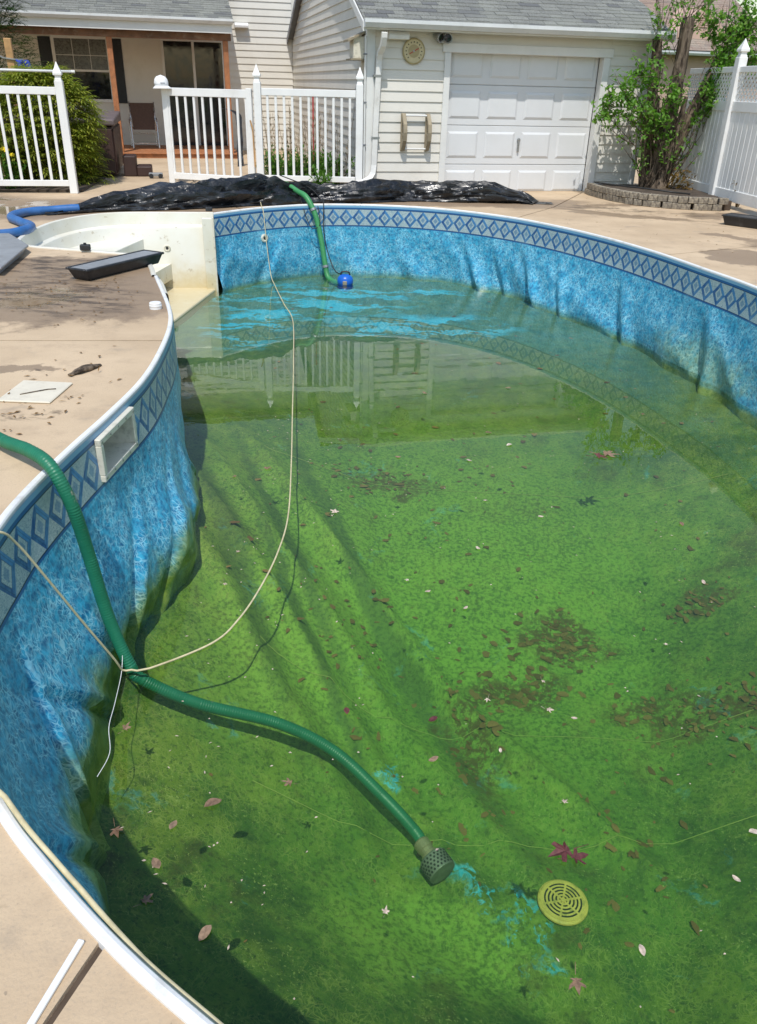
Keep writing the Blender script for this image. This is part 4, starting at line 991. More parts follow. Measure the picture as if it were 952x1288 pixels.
# ------------------------------------------------------------------ planting
def leaf_faces(m, p, d, up, ln, wd, bend=.15):
    """one leaf: folded diamond of two halves"""
    d = d.normalized(); s = d.cross(up)
    s = s.normalized() if s.length > 1e-4 else Vector((1, 0, 0)); n = s.cross(d)
    a, b, c = p, p + d * ln * .45 - n * ln * bend * .3, p + d * ln - n * ln * bend
    k = len(m.v); m.v += [a, b + s * wd * .5 + n * wd * .12, c, b - s * wd * .5 + n * wd * .12, b]
    m.f += [(k, k + 4, k + 1), (k + 4, k + 2, k + 1), (k, k + 3, k + 4), (k + 3, k + 2, k + 4)]
def rv(r): return Vector((r.uniform(-1, 1), r.uniform(-1, 1), r.uniform(-1, 1)))
def spray_bush(t, cx, cy, rx, ry, h, n, mat, seed, droop=.35, ln=.16):
    """weeping cypress-like bush: curved sprays, each a chain of small scales"""
    r = random.Random(seed); m = MB()
    for k in range(n):
        a = r.uniform(0, 2 * math.pi); u = r.random() ** .8; z = h * u
        prof_ = math.sqrt(max(.02, 1 - ((u - .32) / .70) ** 2)) * (.82 + .36 * noise.noise(Vector((math.cos(a) * 1.6, math.sin(a) * 1.6, u * 3 + seed))))
        rad = prof_ * (r.random() ** .35)
        p = Vector((cx + rx * rad * math.cos(a), cy + ry * rad * math.sin(a), z))
        d = Vector((math.cos(a), math.sin(a), .55)) + rv(r) * .5; d.normalize()
        L_ = ln * r.uniform(.7, 1.3); steps = 5
        for q in range(steps):
            sd = d.cross(Vector((0, 0, 1))); sd = sd.normalized() if sd.length > .01 else Vector((1, 0, 0))
            for w in (-1, 1): leaf_faces(m, p, d * .8 + sd * w * .7 + rv(r) * .2, Vector((0, 0, 1)), L_ * .42, L_ * .11)
            p = p + d * L_ / steps; d = (d + Vector((0, 0, -droop * .5)) + rv(r) * .08).normalized()
        leaf_faces(m, p, d, Vector((0, 0, 1)), L_ * .35, L_ * .10)
    return m.build('foliage', mat, t)
t = thing('cypress_bush', frame(-4.95, 1.25), YAW, 'rounded yellow green cypress bush behind the picket fence', 'bush')
spray_bush(t, 0, 0, .98, .85, 1.62, 4200, 'cypress', 5, .35, .19); MB().tube([(0, 0, 0), (.03, 0, .5), (0, .02, 1.2)], [.07, .05, .02], 8).build('stem', 'bark', t)
t = thing('cypress_bush', frame(-6.4, 1.2), YAW, 'yellow green cypress bush cut off by the left edge', 'bush')
spray_bush(t, 0, 0, .9, .8, 1.5, 1600, 'cypress', 8); MB().tube([(0, 0, 0), (.03, 0, .5), (0, .02, 1.2)], [.07, .05, .02], 8).build('stem', 'bark', t)
t = thing('evergreen_tree', frame(-6.0, 3.6), YAW, 'tall dark evergreen at the left edge beside the porch', 'tree')
spray_bush(t, 0, 0, .78, .8, 4.6, 3200, 'evergreen', 11, .2, .2); MB().tube([(0, 0, 0), (.03, 0, 1.5), (0, .02, 4)], [.10, .08, .03], 8).build('trunk', 'bark', t)
# soil beds under the planting
def bed(pts, name='planting_bed', z=.03):
    P = [Vector((q[0], q[1], .004)) for q in pts]; o = MB().prism([tuple(v) for v in P], (0, 0, z)).build(name, 'soil'); tag(o, kind='structure'); return o
bed([L(-8, .16).xy, L(-4.4, .12).xy, L(-4.2, 2.0).xy, L(-8, 2.3).xy]); bed([L(-1.5, .42).xy, L(-.05, .15).xy, L(-.05, 4).xy, L(-1.2, 4).xy])
def tuft(x, y, h, n, mat, label, seed, dry=0, cat='plant', group='plants in the bed behind the fence', spread=.22, name='garden_plant', flower=0):
    t = thing(name, frame(x, y, .03), 0, label, cat, group); r = random.Random(seed); m = MB(); st = MB()
    for k in range(n):
        a = r.uniform(0, 6.283); d = Vector((math.cos(a), math.sin(a), 0)) * r.random() * spread; hh_ = h * r.uniform(.55, 1); top = d * 1.7 + Vector((0, 0, hh_)) + rv(r) * .04
        b = d * .35; st.tube([b, (b + top) / 2 + Vector((0, 0, hh_ * .08)), top], [.004, .003, .002], 4, False)
        for q in range(7):
            u = .25 + .75 * q / 6; p = b.lerp(top, u); leaf_faces(m, p, rv(r) + Vector((d.x * 2, d.y * 2, .4)), Vector((0, 0, 1)), h * .14 + .03, .035 + h * .01)
    m.build('foliage', mat, t); st.build('stems', mat, t)
    if dry:
        ds_ = MB()
        for k in range(dry):
            a = r.uniform(0, 6.283); d = Vector((math.cos(a), math.sin(a), 0)) * r.random() * spread * 1.3; hh_ = r.uniform(.7, 1.25); p1 = d * 1.2 + Vector((0, 0, hh_)); ds_.tube([d * .4, p1], [.004, .0025], 4, False)
            for q in range(5): leaf_faces(ds_, (d * .4).lerp(p1, .5 + .1 * q), rv(r) + Vector((0, 0, .8)), Vector((0, 0, 1)), .07, .02)
        ds_.build('dry_stalks', 'dry', t)
    if flower:
        fm = MB()
        for k in range(flower):
            c = Vector((r.uniform(-.15, .15), r.uniform(-.15, .1), h * r.uniform(.9, 1.2)))
            for q in range(8): a = q * .785; leaf_faces(fm, c, Vector((math.cos(a), math.sin(a) * .6, math.sin(a) * .6)), Vector((0, -1, .3)), .045, .03)
        fm.build('flowers', 'yellow', t)
    return t
k = 0
spots = [(-1.35, .9), (-1.1, 1.4), (-.8, .8), (-.55, 1.5), (-.35, .6), (-.95, 2.1), (-.4, 2.4), (-1.3, 1.9), (-.7, 1.1)]
for x, y in spots: tuft(x, y, random.uniform(.38, .62), 34, 'tuft', 'leafy green plant with dry stalks in the bed behind the fence', 40 + k, 7); k += 1
tuft(-.72, -.13, .36, 26, 'tuft', 'lone green weed in front of the picket fence by the tarp', 61, 0, 'weed', None, .16, 'weed')
tuft(-5.45, .28, .5, 26, 'tuft', 'green plant with yellow flowers behind the left fence', 62, 3, 'plant', None, .2, 'daffodil_plant', 4)
tuft(5.32, -2.2, .42, 18, 'redleaf', 'small reddish seedling at the foot of the white fence', 63, 0, 'seedling', None, .08, 'seedling')
t = thing('stake', frame(-.62, 1.6), 0, 'thin red stake among the plants behind the fence', 'stake'); MB().tube([(0, 0, 0), (.01, 0, 1.42)], .012, 8).build('rod', 'red', t); MB().lathe([(.016, 1.40), (.016, 1.45), (.004, 1.46)], 8, Matrix.Translation((.01, 0, 0))).build('tip', 'red', t)

# ------------------------------------------------------------------ budding tree with cut trunks, and its brick bed
def limb(m, pts, r0, r1, seed, k=10, rough=.12):
    S = spline(pts, .06); n = len(S); base = len(m.v)
    for i, q in enumerate(S):
        t_ = (S[min(i + 1, n - 1)] - S[max(i - 1, 0)]).normalized(); a = Vector((0, 1, .01)); a = (a - t_ * a.dot(t_)).normalized(); b = t_.cross(a); u = i / (n - 1); r = r0 + (r1 - r0) * u
        for j in range(k):
            an = 2 * math.pi * j / k; f = 1 + rough * (noise.noise(Vector((math.cos(an) * 2.2, math.sin(an) * 2.2, u * 5 + seed))) + .8 * noise.noise(Vector((math.cos(an) * 5, math.sin(an) * 5, u * 9 + seed))))
            m.v.append(q + (a * math.cos(an) + b * math.sin(an)) * r * f)
    for i in range(n - 1):
        for j in range(k): m.f.append((base + i * k + j, base + i * k + (j + 1) % k, base + (i + 1) * k + (j + 1) % k, base + (i + 1) * k + j))
    m.f.append(tuple(base + (n - 1) * k + j for j in range(k)))
def tree():
    t = thing('budding_tree', frame(4.85, -.55), YAW, 'budding tree with cut grey trunks in the brick edged bed', 'tree'); r = random.Random(21)
    T = [([(-.05, 0, 0), (-.02, 0, .4), (.03, 0, 1.1), (.08, 0, 1.7), (.10, .02, 2.58)], .14, .085), ([(.10, .05, 0), (.2, .05, .5), (.42, .05, 1.1), (.66, .02, 1.75), (.80, .0, 2.15)], .12, .075), ([(-.12, .1, 0), (-.16, .15, .6), (-.20, .2, 1.5), (-.26, .2, 2.3)], .10, .075), ([(.0, -.05, 0), (.08, -.1, .5), (.16, -.1, 1.0), (.24, -.08, 1.5)], .09, .03), ([(.05, -.05, 0), (-.10, -.1, .6), (-.22, -.12, 1.1), (-.26, -.1, 1.5)], .07, .02)]
    for i, (P, a, b) in enumerate(T):
        m = MB(); limb(m, P, a, b, i * 3.7, 14, .3); m.build('trunk', 'bark', t, smooth=True)
    m = MB(); m.lathe([(.27, 0), (.22, .10), (.15, .3), (.08, .4)], 14, Matrix.Translation((.02, .02, 0))); m.build('root_flare', 'bark', t, smooth=True)
    tw = MB(); lf = MB()
    def twig(p0, p1, r0, leaves, size, sag=0.):
        mid = p0.lerp(p1, .5) + rv(r) * (p1 - p0).length * .10 + Vector((0, 0, sag)); S = spline([p0, mid, p1], .08)
        tw.tube(S, lambda i: r0 * (1 - .75 * i / max(1, len(S) - 1)), 4, False)
        for q in range(leaves):
            u = .35 + .65 * r.random(); p = S[min(len(S) - 1, int(u * len(S)))]
            for w in range(r.choice((1, 2, 3))): leaf_faces(lf, p + rv(r) * .035, rv(r) + Vector((0, -.3, .15)), Vector((0, 0, 1)) + rv(r) * .6, size * r.uniform(.7, 1.3), size * .62)
    # leafy crowns: (centre, radii, count)
    blobs = [((-.88, -.15, 1.50), (.42, .35, .50), 62), ((-.40, -.25, 1.22), (.40, .35, .48), 58), ((-1.15, -.1, 1.30), (.28, .3, .38), 30), ((-.55, -.1, 1.85), (.42, .3, .30), 36), ((-.10, -.3, 1.55), (.30, .3, .35), 26),
             ((.75, -.25, 1.90), (.36, .3, .45), 70), ((.95, -.2, 2.45), (.42, .35, .45), 80), ((.55, -.3, 1.45), (.30, .25, .32), 26), ((1.15, -.2, 2.0), (.30, .3, .4), 45), ((.2, .1, 2.85), (.6, .3, .35), 26), ((.45, -.1, 2.5), (.35, .25, .3), 22), ((-.35, .0, 2.45), (.4, .25, .35), 16)]
    for c, rad, n in blobs:
        for q in range(n):
            d = rv(r); d = d / max(d.length, .3) * (r.random() ** .5); p1 = Vector(c) + Vector((d.x * rad[0], d.y * rad[1], d.z * rad[2])); src = Vector(c).lerp(Vector((.05 if c[0] < .3 else .5, 0, max(.5, c[2] - .8))), r.uniform(.25, .8)) + rv(r) * .12
            if r.random() < .65: src = p1 + (Vector(c) - p1) * r.uniform(.3, .8) + rv(r) * .05 + Vector((0, 0, -.08))
            twig(src, p1, .0065, 4 if c[0] < .3 else 6, .08)
    for q in range(60):       # bare sprouts from the cut heads and the foot
        b = r.choice((Vector((.06, .02, 2.3)), Vector((-.26, .2, 2.25)), Vector((.78, 0, 2.1)), Vector((.1, 0, .25)), Vector((-.1, 0, .3)))); ln = r.uniform(.5, 1.3)
        twig(b + rv(r) * .06, b + Vector((r.uniform(-.45, .45), r.uniform(-.3, .2), 1.)).normalized() * ln, .007, 1 if r.random() < .5 else 0, .06)
    for q in range(60): b = Vector((r.uniform(-.25, .25), -.08, r.uniform(.0, .3))); twig(b, b + Vector((r.uniform(-.75, .65), r.uniform(-.3, .1), r.uniform(.6, 1.3))), .009, 4, .07)
    tag(tw.build('twigs', 'bark', t), kind='stuff'); tag(lf.build('crown', 'leaf', t), kind='stuff')
    sh = MB()
    for q in range(140): leaf_faces(sh, Vector((r.uniform(.1, .5), r.uniform(-.4, -.1), r.uniform(.05, .42))), rv(r), Vector((0, 0, 1)), .08, .045)
    sh.build('basal_leaves', 'redleaf', t)
tree()
bedpts = [(3.42, 14.50), (3.46, 14.10), (3.62, 13.55), (3.86, 13.12), (4.22, 12.84), (4.66, 12.70), (5.12, 12.66)]
bed([(x + .06, y + .07) for x, y in bedpts] + [(5.14, 14.9), (4.3, 14.83), (3.5, 14.65)], z=.13)
t = thing('brick_border', (*bedpts[3], 0), 0, 'low curved border of tan paver bricks round the tree bed', 'border')
S = spline([(x - bedpts[3][0], y - bedpts[3][1], 0) for x, y in bedpts], .01); AL = [0.]
for i in range(1, len(S)): AL.append(AL[-1] + (S[i] - S[i - 1]).length)
bp = None; r = random.Random(4)
for row in range(2):
    s_ = .07 + row * .07
    while s_ < AL[-1] - .08:
        i = min(range(len(AL)), key=lambda q: abs(AL[q] - s_)); d = S[min(i + 2, len(S) - 1)] - S[max(0, i - 2)]; a = math.atan2(d.y, d.x) + r.uniform(-.06, .06); p = (S[i].x + r.uniform(-.012, .012), S[i].y + r.uniform(-.012, .012), .001 + row * .092)
        if bp is None: bp = MB().box(-.068, .068, -.05, .05, 0, .088).build('brick', 'brick', t, bevel=.008, seg=2); bp.location = p; bp.rotation_euler = (0, 0, a)
        else: copy_to(bp, t, p, (r.uniform(-.03, .03), r.uniform(-.03, .03), a))
        s_ += .145
t = thing('soaker_hose', (3.9, 13.4, .17), 0, 'thin black irrigation tube lying along the brick border', 'tube'); MB().tube(spline([(-.4, 1.0, .02), (-.2, .3, .05), (.15, -.1, .05), (.5, -.3, .03), (.8, -.2, .0)], .04), .012, 6).build('tube', 'cord', t, smooth=True)

# ------------------------------------------------------------------ black tarp bunched along the far deck
def tarp():
    path = spline([(-4.32, 10.55, 0), (-4.1, 10.75, 0), (-3.75, 11.05, 0), (-3.1, 11.52, 0), (-2.4, 11.95, 0), (-1.8, 12.35, 0), (-1.2, 12.68, 0), (-.5, 12.80, 0), (.2, 13.18, 0), (.9, 13.22, 0), (1.5, 13.22, 0), (2.0, 13.12, 0), (2.3, 13.0, 0)], .022)
    n = len(path); m = 46; V, Fs = [], []
    Ht = [(0, .05), (.06, .12), (.14, .24), (.26, .36), (.36, .38), (.42, .42), (.47, .30), (.55, .24), (.66, .30), (.78, .27), (.90, .30), (.96, .20), (1., .03)]
    Wt = [(0, .08), (.06, .14), (.2, .36), (.4, .44), (.5, .36), (.7, .42), (.9, .40), (1., .2)]
    for i, p in enumerate(path):
        u = i / (n - 1); t_ = (path[min(i + 1, n - 1)] - path[max(i - 1, 0)]).normalized(); s = Vector((-t_.y, t_.x, 0)); H = lerp_tab(Ht, u); W = lerp_tab(Wt, u)
        for j in range(m + 1):
            a = math.pi * j / m; x = math.cos(a); z = math.sin(a) ** .8
            l = u * 7.6
            q1 = noise.noise(Vector((l * .55 + a * .5, a * 1.1 - l * .35, 1.))); q2 = noise.noise(Vector((l * .42 - a * .3, a * 3.6 + l * .75, 4.))); q3 = noise.noise(Vector((l * 1.3 + a * .6, a * 8.0 - l * 1.6, 7.)))
            f = (1 - abs(q1) * 2.4) * .30 + (1 - abs(q2) * 2.8) * .34 + (1 - abs(q3) * 2.6) * .13
            k = .50 + f * .75; lift = H * z * k
            if lift < .012: lift = .012
            V.append(p + s * (x * W * (.80 + .45 * f)) + Vector((0, 0, lift)))
    for i in range(n - 1):
        for j in range(m): a = i * (m + 1) + j; Fs.append((a, a + m + 1, a + m + 2, a + 1))
    o = obj('pool_cover', V, Fs, 'tarp', None, True); tag(o, 'black plastic pool cover bunched up along the far deck', 'tarp')
    sub = o.modifiers.new('es', 'EDGE_SPLIT'); sub.split_angle = R(60)
    c = MB(); r = random.Random(9)
    return o
tc = tarp()
fl_ = MB(); V = []
for j in range(13):
    for i in range(17): x, y = 2.05 + i * .032, 12.86 + j * .026; ed = min(i, 16 - i, j, 12 - j) / 3.; V.append((x + .05 * noise.noise(Vector((x * 6, y * 6, 0))), y + .06 * noise.noise(Vector((x * 5, y * 5, 9))), .006 + .03 * min(1, ed) * abs(noise.noise(Vector((x * 9, y * 9, 3))))))
fl_.add(V, [(j * 17 + i, j * 17 + i + 1, j * 17 + i + 18, j * 17 + i + 17) for j in range(12) for i in range(16)]); fl_.build('loose_flap', 'tarp', tc, smooth=True)

# ------------------------------------------------------------------ hoses, cords, pump
def ribbed(m, S, r, period, k=18, amp=.08):
    d = 0.; R_ = []
    for i in range(len(S)):
        if i: d += (S[i] - S[i - 1]).length
        R_.append(r * (1 + amp * math.cos(2 * math.pi * d / period)))
    m.tube(S, R_, k)
t = thing('suction_hose', (-1.5, 3.1, 0), 0, 'thick ribbed green hose running over the coping down to the strainer', 'hose')
hp = [(-3.4, 4.6, .05), (-2.6, 4.05, .05), (-2.05, 3.62, .052), (-1.74, 3.36, .06), (-1.55, 3.20, .085), (-1.42, 3.10, .055), (-1.35, 3.08, -.12), (-1.32, 3.10, -.40), (-1.27, 3.08, -.72), (-1.185, 3.035, -.97), (-1.129, 3.028, -1.05), (-.877, 3.057, -1.22), (-.49, 3.122, -1.40), (-.20, 3.097, -1.56), (.056, 2.94, -1.70), (.225, 2.80, -1.79), (.268, 2.735, -1.82)]
S = spline([Vector(q) - Vector((-1.5, 3.1, 0)) for q in hp], .0045); m = MB(); ribbed(m, S, .0295, .013, 16, .055); m.build('hose', 'hose', t, smooth=True)
e = Vector((.268, 2.735, -1.82)); dr = Vector((.42, -.62, -.10)).normalized(); mt = Matrix.Translation(e - Vector((-1.5, 3.1, 0))) @ dr.to_track_quat('Z', 'Y').to_matrix().to_4x4() @ Matrix.Scale(.82, 4)
cp = MB().lathe([(.045, -.03), (.052, -.02), (.052, .03), (.046, .035), (.046, .06), (.055, .065), (.055, .085), (.04, .09)], 20, mt).build('coupling', 'brass', t)
st = MB().lathe([(.04, .085), (.085, .092), (.09, .10), (.09, .20), (.088, .205), (.0, .208)], 28, mt).build('strainer', 'strainer', t); st['label'] = 'round perforated strainer on the hose end'
hm = MB()
for q in range(5):
    for k in range(22):
        a = 2 * math.pi * (k + .5 * (q % 2)) / 22; c = Vector((.0905 * math.cos(a), .0905 * math.sin(a), .112 + q * .019)); mm = mt @ Matrix.Translation(c) @ Vector((math.cos(a), math.sin(a), 0)).to_track_quat('Z', 'Y').to_matrix().to_4x4(); hm.lathe([(.007, -.001), (.007, .0012), (0., .0014)], 6, mm)
tag(hm.build('perforations', 'dark', st), kind='stuff')
t = thing('discharge_hose', (-.9, 12.2, 0), 0, 'green hose from the tarp over the far coping to the blue pump', 'hose')
S = spline([Vector(q) - Vector((-.9, 12.2, 0)) for q in [(-1.75, 12.75, .12), (-1.6, 12.6, .20), (-1.48, 12.46, .24), (-1.30, 12.32, .16), (-1.15, 12.15, .10), (-1.02, 12.06, -.12), (-.94, 12.0, -.42), (-.88, 11.93, -.75), (-.83, 11.86, -.95), (-.72, 11.72, -1.0), (-.60, 11.60, -.99)]], .006); m = MB(); ribbed(m, S, .038, .02, 14, .03); m.build('hose', 'hose_far', t, smooth=True)
for u in (.45, .78): i = int(u * len(S)); MB().tube([S[i], S[i + 5]], .05, 12).build('clamp', 'galv', t)
t = thing('submersible_pump', (-.56, 11.55, -1.03), 0, 'round blue submersible pump half under water at the far wall', 'pump')
MB().lathe([(.06, 0), (.10, .03), (.115, .09), (.105, .14), (.07, .175), (.03, .185)], 22).build('housing', 'pump_blue', t, smooth=True)
MB().tube(spline([(-.06, 0, .16), (-.05, .0, .215), (.05, 0, .215), (.06, 0, .16)], .01), .012, 6).build('handle', 'cord', t, smooth=True); MB().lathe([(.12, .0), (.125, .012), (.12, .02)], 22).build('base', 'cord', t); MB().box(-.03, .03, -.13, -.1, .06, .11).build('float_switch', 'beige', t, bevel=.006)
t = thing('power_cord', (-.9, 12.3, 0), 0, 'thin black cord looping from the tarp to the blue pump', 'cord')
MB().tube(spline([Vector(q) - Vector((-.9, 12.3, 0)) for q in [(-1.6, 12.75, .33), (-1.15, 12.5, .20), (-.95, 12.28, .06), (-.90, 12.1, .02), (-.90, 12.02, -.3), (-.84, 11.95, -.6), (-.72, 11.8, -.85), (-.58, 11.6, -.86)]], .02), .008, 6).build('cable', 'cord', t, smooth=True)
MB().tube(spline([Vector(q) - Vector((-.9, 12.3, 0)) for q in [(-1.3, 12.4, .2), (-1.2, 12.1, -.02), (-1.08, 12.0, -.28), (-.95, 12.0, -.25), (-.98, 12.05, .0)]], .02), .006, 6).build('cable', 'cord', t, smooth=True)
t = thing('layflat_hose', (-4.3, 9.8, 0), 0, 'blue hose bending out from under the tarp at left', 'hose')
S = spline([Vector(q) - Vector((-4.3, 9.8, 0)) for q in [(-3.95, 10.78, .06), (-4.25, 10.62, .055), (-4.48, 10.40, .05), (-4.50, 10.0, .05), (-4.22, 9.62, .05), (-4.0, 9.35, .05), (-3.98, 9.0, .05), (-4.15, 8.75, .05), (-4.7, 8.3, .05)]], .02); m = MB(); m.tube(S, lambda i: .05 * (1 + .12 * noise.noise(Vector((i * .09, 0, 0)))), 14); m.build('hose', 'blue_hose', t, smooth=True)
t = thing('pool_rope', (-.8, 6, -.9), 0, 'cream rope floating in a long curve across the green water', 'rope')
RP = [(-1.78, 11.92, .05), (-1.74, 11.72, .026), (-1.70, 11.62, -.05), (-1.66, 11.52, -.45), (-1.60, 11.40, -.85), (-1.52, 11.2, -.955), (-1.28, 10.2, -.955), (-1.08, 9.4, -.957), (-.90, 7.8, -.957), (-.76, 6.4, -.957), (-.66, 5.4, -.957), (-.59, 4.57, -.957), (-.60, 4.1, -.957), (-.65, 3.72, -.957), (-.72, 3.42, -.957), (-.82, 3.21, -.957), (-1.08, 3.0, -.955), (-1.16, 2.98, -.95), (-1.20, 2.97, -.945), (-1.215, 2.94, -.86), (-1.29, 2.86, -.6), (-1.365, 2.76, -.3), (-1.42, 2.68, -.08), (-1.45, 2.6, .02), (-1.6, 2.5, .035), (-2.2, 2.4, .02)]
MB().tube(spline([Vector(q) - Vector((-.8, 6, -.9)) for q in RP], .03), .0055, 7).build('rope', 'rope', t, smooth=True)
t = thing('edge_cord', (-.8, 1.3, 0), 0, 'beige cord lying over the near coping along the liner edge', 'cord')
EC = [(-1.6, 1.42, .02), (-1.2, 1.40, .024), (-.98, 1.375, .03), (-.90, 1.36, .032)]
for q in range(0, 46): i_ = near_edge(-.86, 1.32) + q * 2; EC.append(tuple(edge[i_] + inward(i_) * (.012 + .012 * min(1, q / 6)) + Vector((0, 0, .018 - .05 * min(1, q / 10)))))
MB().tube(spline([Vector(q) - Vector((-.8, 1.3, 0)) for q in EC], .03), .0065, 7).build('cord', 'rope', t, smooth=True)
t = thing('thin_string', (-1.15, 2.7, -.95), 0, 'thin white string hanging into the water beside the green hose', 'string')
MB().tube(spline([(-.06, .33, .06), (-.05, .25, -.0), (-.02, .05, -.003), (-.0, -.1, -.003), (.05, -.25, -.003), (.04, -.38, -.003)], .02), .0016, 5).build('string', 'hat', t)

# ------------------------------------------------------------------ loose things on the deck
def tray(loc, rz, ln, wd, h, label):
    t = thing('planter_tray', loc, rz, label, 'tray', 'long black planter trays'); a, b = ln / 2, wd / 2; i = .03
    MB().hexa([(-a + .05, -b + .04, .002), (a - .05, -b + .04, .002), (a - .05, b - .04, .002), (-a + .05, b - .04, .002)], [(-a + .01, -b + .01, h - .012), (a - .01, -b + .01, h - .012), (a - .01, b - .01, h - .012), (-a + .01, b - .01, h - .012)]).build('trough', 'black_plastic', t, bevel=.012, seg=2)
    m = MB()
    for x0_, x1_, y0_, y1_ in ((-a, a, -b, -b + .03), (-a, a, b - .03, b), (-a, -a + .03, -b + .03, b - .03), (a - .03, a, -b + .03, b - .03)): m.box(x0_, x1_, y0_, y1_, h - .018, h)
    m.build('lip', 'black_plastic', t, bevel=.006)
    MB().box(-a + .03, a - .03, -b + .03, b - .03, h - .014, h - .004).build('lid', 'grey_plastic' if ln < 1.03 else 'black_plastic', t, bevel=.003)
    return t
tray((-2.42, 7.36, 0), math.atan2(1.03, .50), 1.0, .25, .105, 'long black planter tray on the wet deck beside the steps')
tray((4.95, 10.98, 0), math.atan2(-.9, .9), 1.05, .30, .13, 'black planter tray on the right deck near the white fence')
t = thing('grey_board', (-3.95, 7.75, 0), 0, 'grey plastic panel lying on the deck at the left edge', 'panel')
P = [(.63, -.75), (.43, .34), (-.02, .96), (-.9, .72), (-.5, -.6)]; MB().prism([(x, y, .055) for x, y in P], (0, 0, .025)).build('panel', 'grey_plastic', t, bevel=.01, seg=2); MB().prism([(x * .9, y * .9, .003) for x, y in P], (0, 0, .051)).build('base', 'grey_plastic', t)
t = thing('deck_plate', (-1.91, 4.16, 0), 0, 'square cream cover plate set on the deck by the skimmer', 'plate'); MB().hexa([(-.15, -.16, .001), (.14, -.17, .001), (.15, .15, .001), (-.14, .17, .001)], [(-.15, -.16, .012), (.14, -.17, .012), (.15, .15, .012), (-.14, .17, .012)]).build('plate', 'tile', t, bevel=.004)
MB().tube([(-.06, -.07, .014), (.0, -.03, .017), (.06, .02, .015), (.10, .03, .015)], .003, 5).build('twig', 'bark', t)
t = thing('bottle_top', (-1.74, 6.05, 0), 0, 'small round white cap standing on the deck near the step', 'cap'); MB().lathe([(.045, .001), (.045, .045), (.04, .05), (0, .05)], 20).build('cap', 'white', t); MB().lathe([(.047, .02), (.048, .025), (.047, .03)], 20).build('ridge', 'white', t)
def chip(loc, rz, ln, label):
    m = MB(); V = []; n_, k_ = 9, 8
    for i in range(n_):
        u = i / (n_ - 1); w = (.25 + .75 * math.sin(math.pi * min(.95, max(.08, u)))) * ln * .16
        for j in range(k_): a = 6.283 * j / k_; q = 1 + .35 * noise.noise(Vector((u * 5, math.cos(a) * 2, math.sin(a) * 2 + ln))); V.append(((u - .5) * ln, math.cos(a) * w * q, max(.002, w * .45 + math.sin(a) * w * .45 * q)))
    m.add(V, [(i * k_ + j, i * k_ + (j + 1) % k_, (i + 1) * k_ + (j + 1) % k_, (i + 1) * k_ + j) for i in range(n_ - 1) for j in range(k_)] + [tuple(range(k_))[::-1], tuple(range((n_ - 1) * k_, n_ * k_))]); o = m.build('bark_chip', 'bark', None, smooth=True); o.location = loc; o.rotation_euler = (0, 0, rz); return tag(o, label, 'bark')
chip((-1.77, 4.55, 0), R(62), .24, 'piece of tree bark lying on the deck above the skimmer')
t = thing('pvc_strip', (-.62, .82, 0), 0, 'white square strip lying in the joint of the near slab', 'strip'); d_ = (Vector((-.615, .86)) - Vector((-.585, .99))); a = math.atan2(d_.y, d_.x); MB().box(-.19, .75, -.007, .007, .001, .010, Matrix.Rotation(a, 4, 'Z')).build('strip', 'white', t, bevel=.002)
for x, y, s_, lab in ((-3.0, 8.20, .05, 'small black cube resting on the near rim of the steps'), (-2.35, 11.12, .045, 'small black knob on the far rim of the steps')):
    t = thing('rim_clip', (x, y, .02), .2, lab, 'clip'); MB().box(-s_, s_, -s_ * .7, s_ * .7, 0, s_ * 1.1).build('body', 'black_plastic', t, bevel=.01, seg=2); MB().lathe([(s_ * .3, s_ * 1.1), (s_ * .3, s_ * 1.4), (0, s_ * 1.45)], 10).build('knob', 'black_plastic', t)
t = thing('debris', (0, 0, 0), 0, 'scattered leaf crumbs and twigs on the deck', 'debris')
r = random.Random(31); m = MB()
for k in range(420):
    if k < 230: x, y = r.gauss(-2.6, .45), r.gauss(6.5, .7)
    elif k < 300: x, y = r.gauss(-1.95, .2), r.gauss(4.1, .4)
    elif k < 330: continue
    else: x, y = r.uniform(2.3, 5), r.uniform(9, 14)
    q = Vector((x, y))
    if min((v_ - q).length for v_ in loop2d) < .12: continue
    if y < 8 and x > -1.5 and y > 1.6: continue
    if 5.2 < y < 8 and x > -1.95: continue
    if x > 2 and (x - .2) ** 2 / 10.5 + (y - 6) ** 2 / 40 < 1.02: continue
    leaf_faces(m, Vector((x, y, .004 + r.random() * .006)), Vector((r.uniform(-1, 1), r.uniform(-1, 1), .1)), Vector((0, 0, 1)), r.uniform(.012, .05), r.uniform(.006, .02))
bpy.data.objects.remove(t); o = m.build('deck_debris', 'litter'); tag(o, 'scattered leaf crumbs and twigs on the deck', 'debris', kind='stuff')

# ------------------------------------------------------------------ leaves on and under the water
def maple(seed, size):
    r = random.Random(seed); V = [(0, 0, 0)]; n = 22
    lobes = [(0, 1.), (.95, .82), (-.95, .82), (1.95, .5), (-1.95, .5)]
    for k in range(n):
        a = 2 * math.pi * k / n - math.pi; d = .20 + .02 * r.random()
        for la, lr in lobes:
            q = abs((a - la + math.pi) % (2 * math.pi) - math.pi); d = max(d, lr * max(0, 1 - q / .55) ** .7)
        d *= size * .5 * r.uniform(.85, 1.1); V.append((d * math.cos(a), d * math.sin(a), .10 * d * math.sin(a * 2 + seed) + .12 * size * abs(noise.noise(Vector((a, seed, 0))))))
    me = bpy.data.meshes.new('leaf'); Fs = [(0, 1 + k, 1 + (k + 1) % n) for k in range(n)]; b = len(V); V += [(-.2 * size, 0, .0), (-.55 * size, .05 * size, .01), (-.55 * size, .07 * size, .012), (-.2 * size, .02 * size, .0)]; Fs.append((b, b + 1, b + 2, b + 3))
    me.from_pydata(V, [], Fs); me.update(); return me
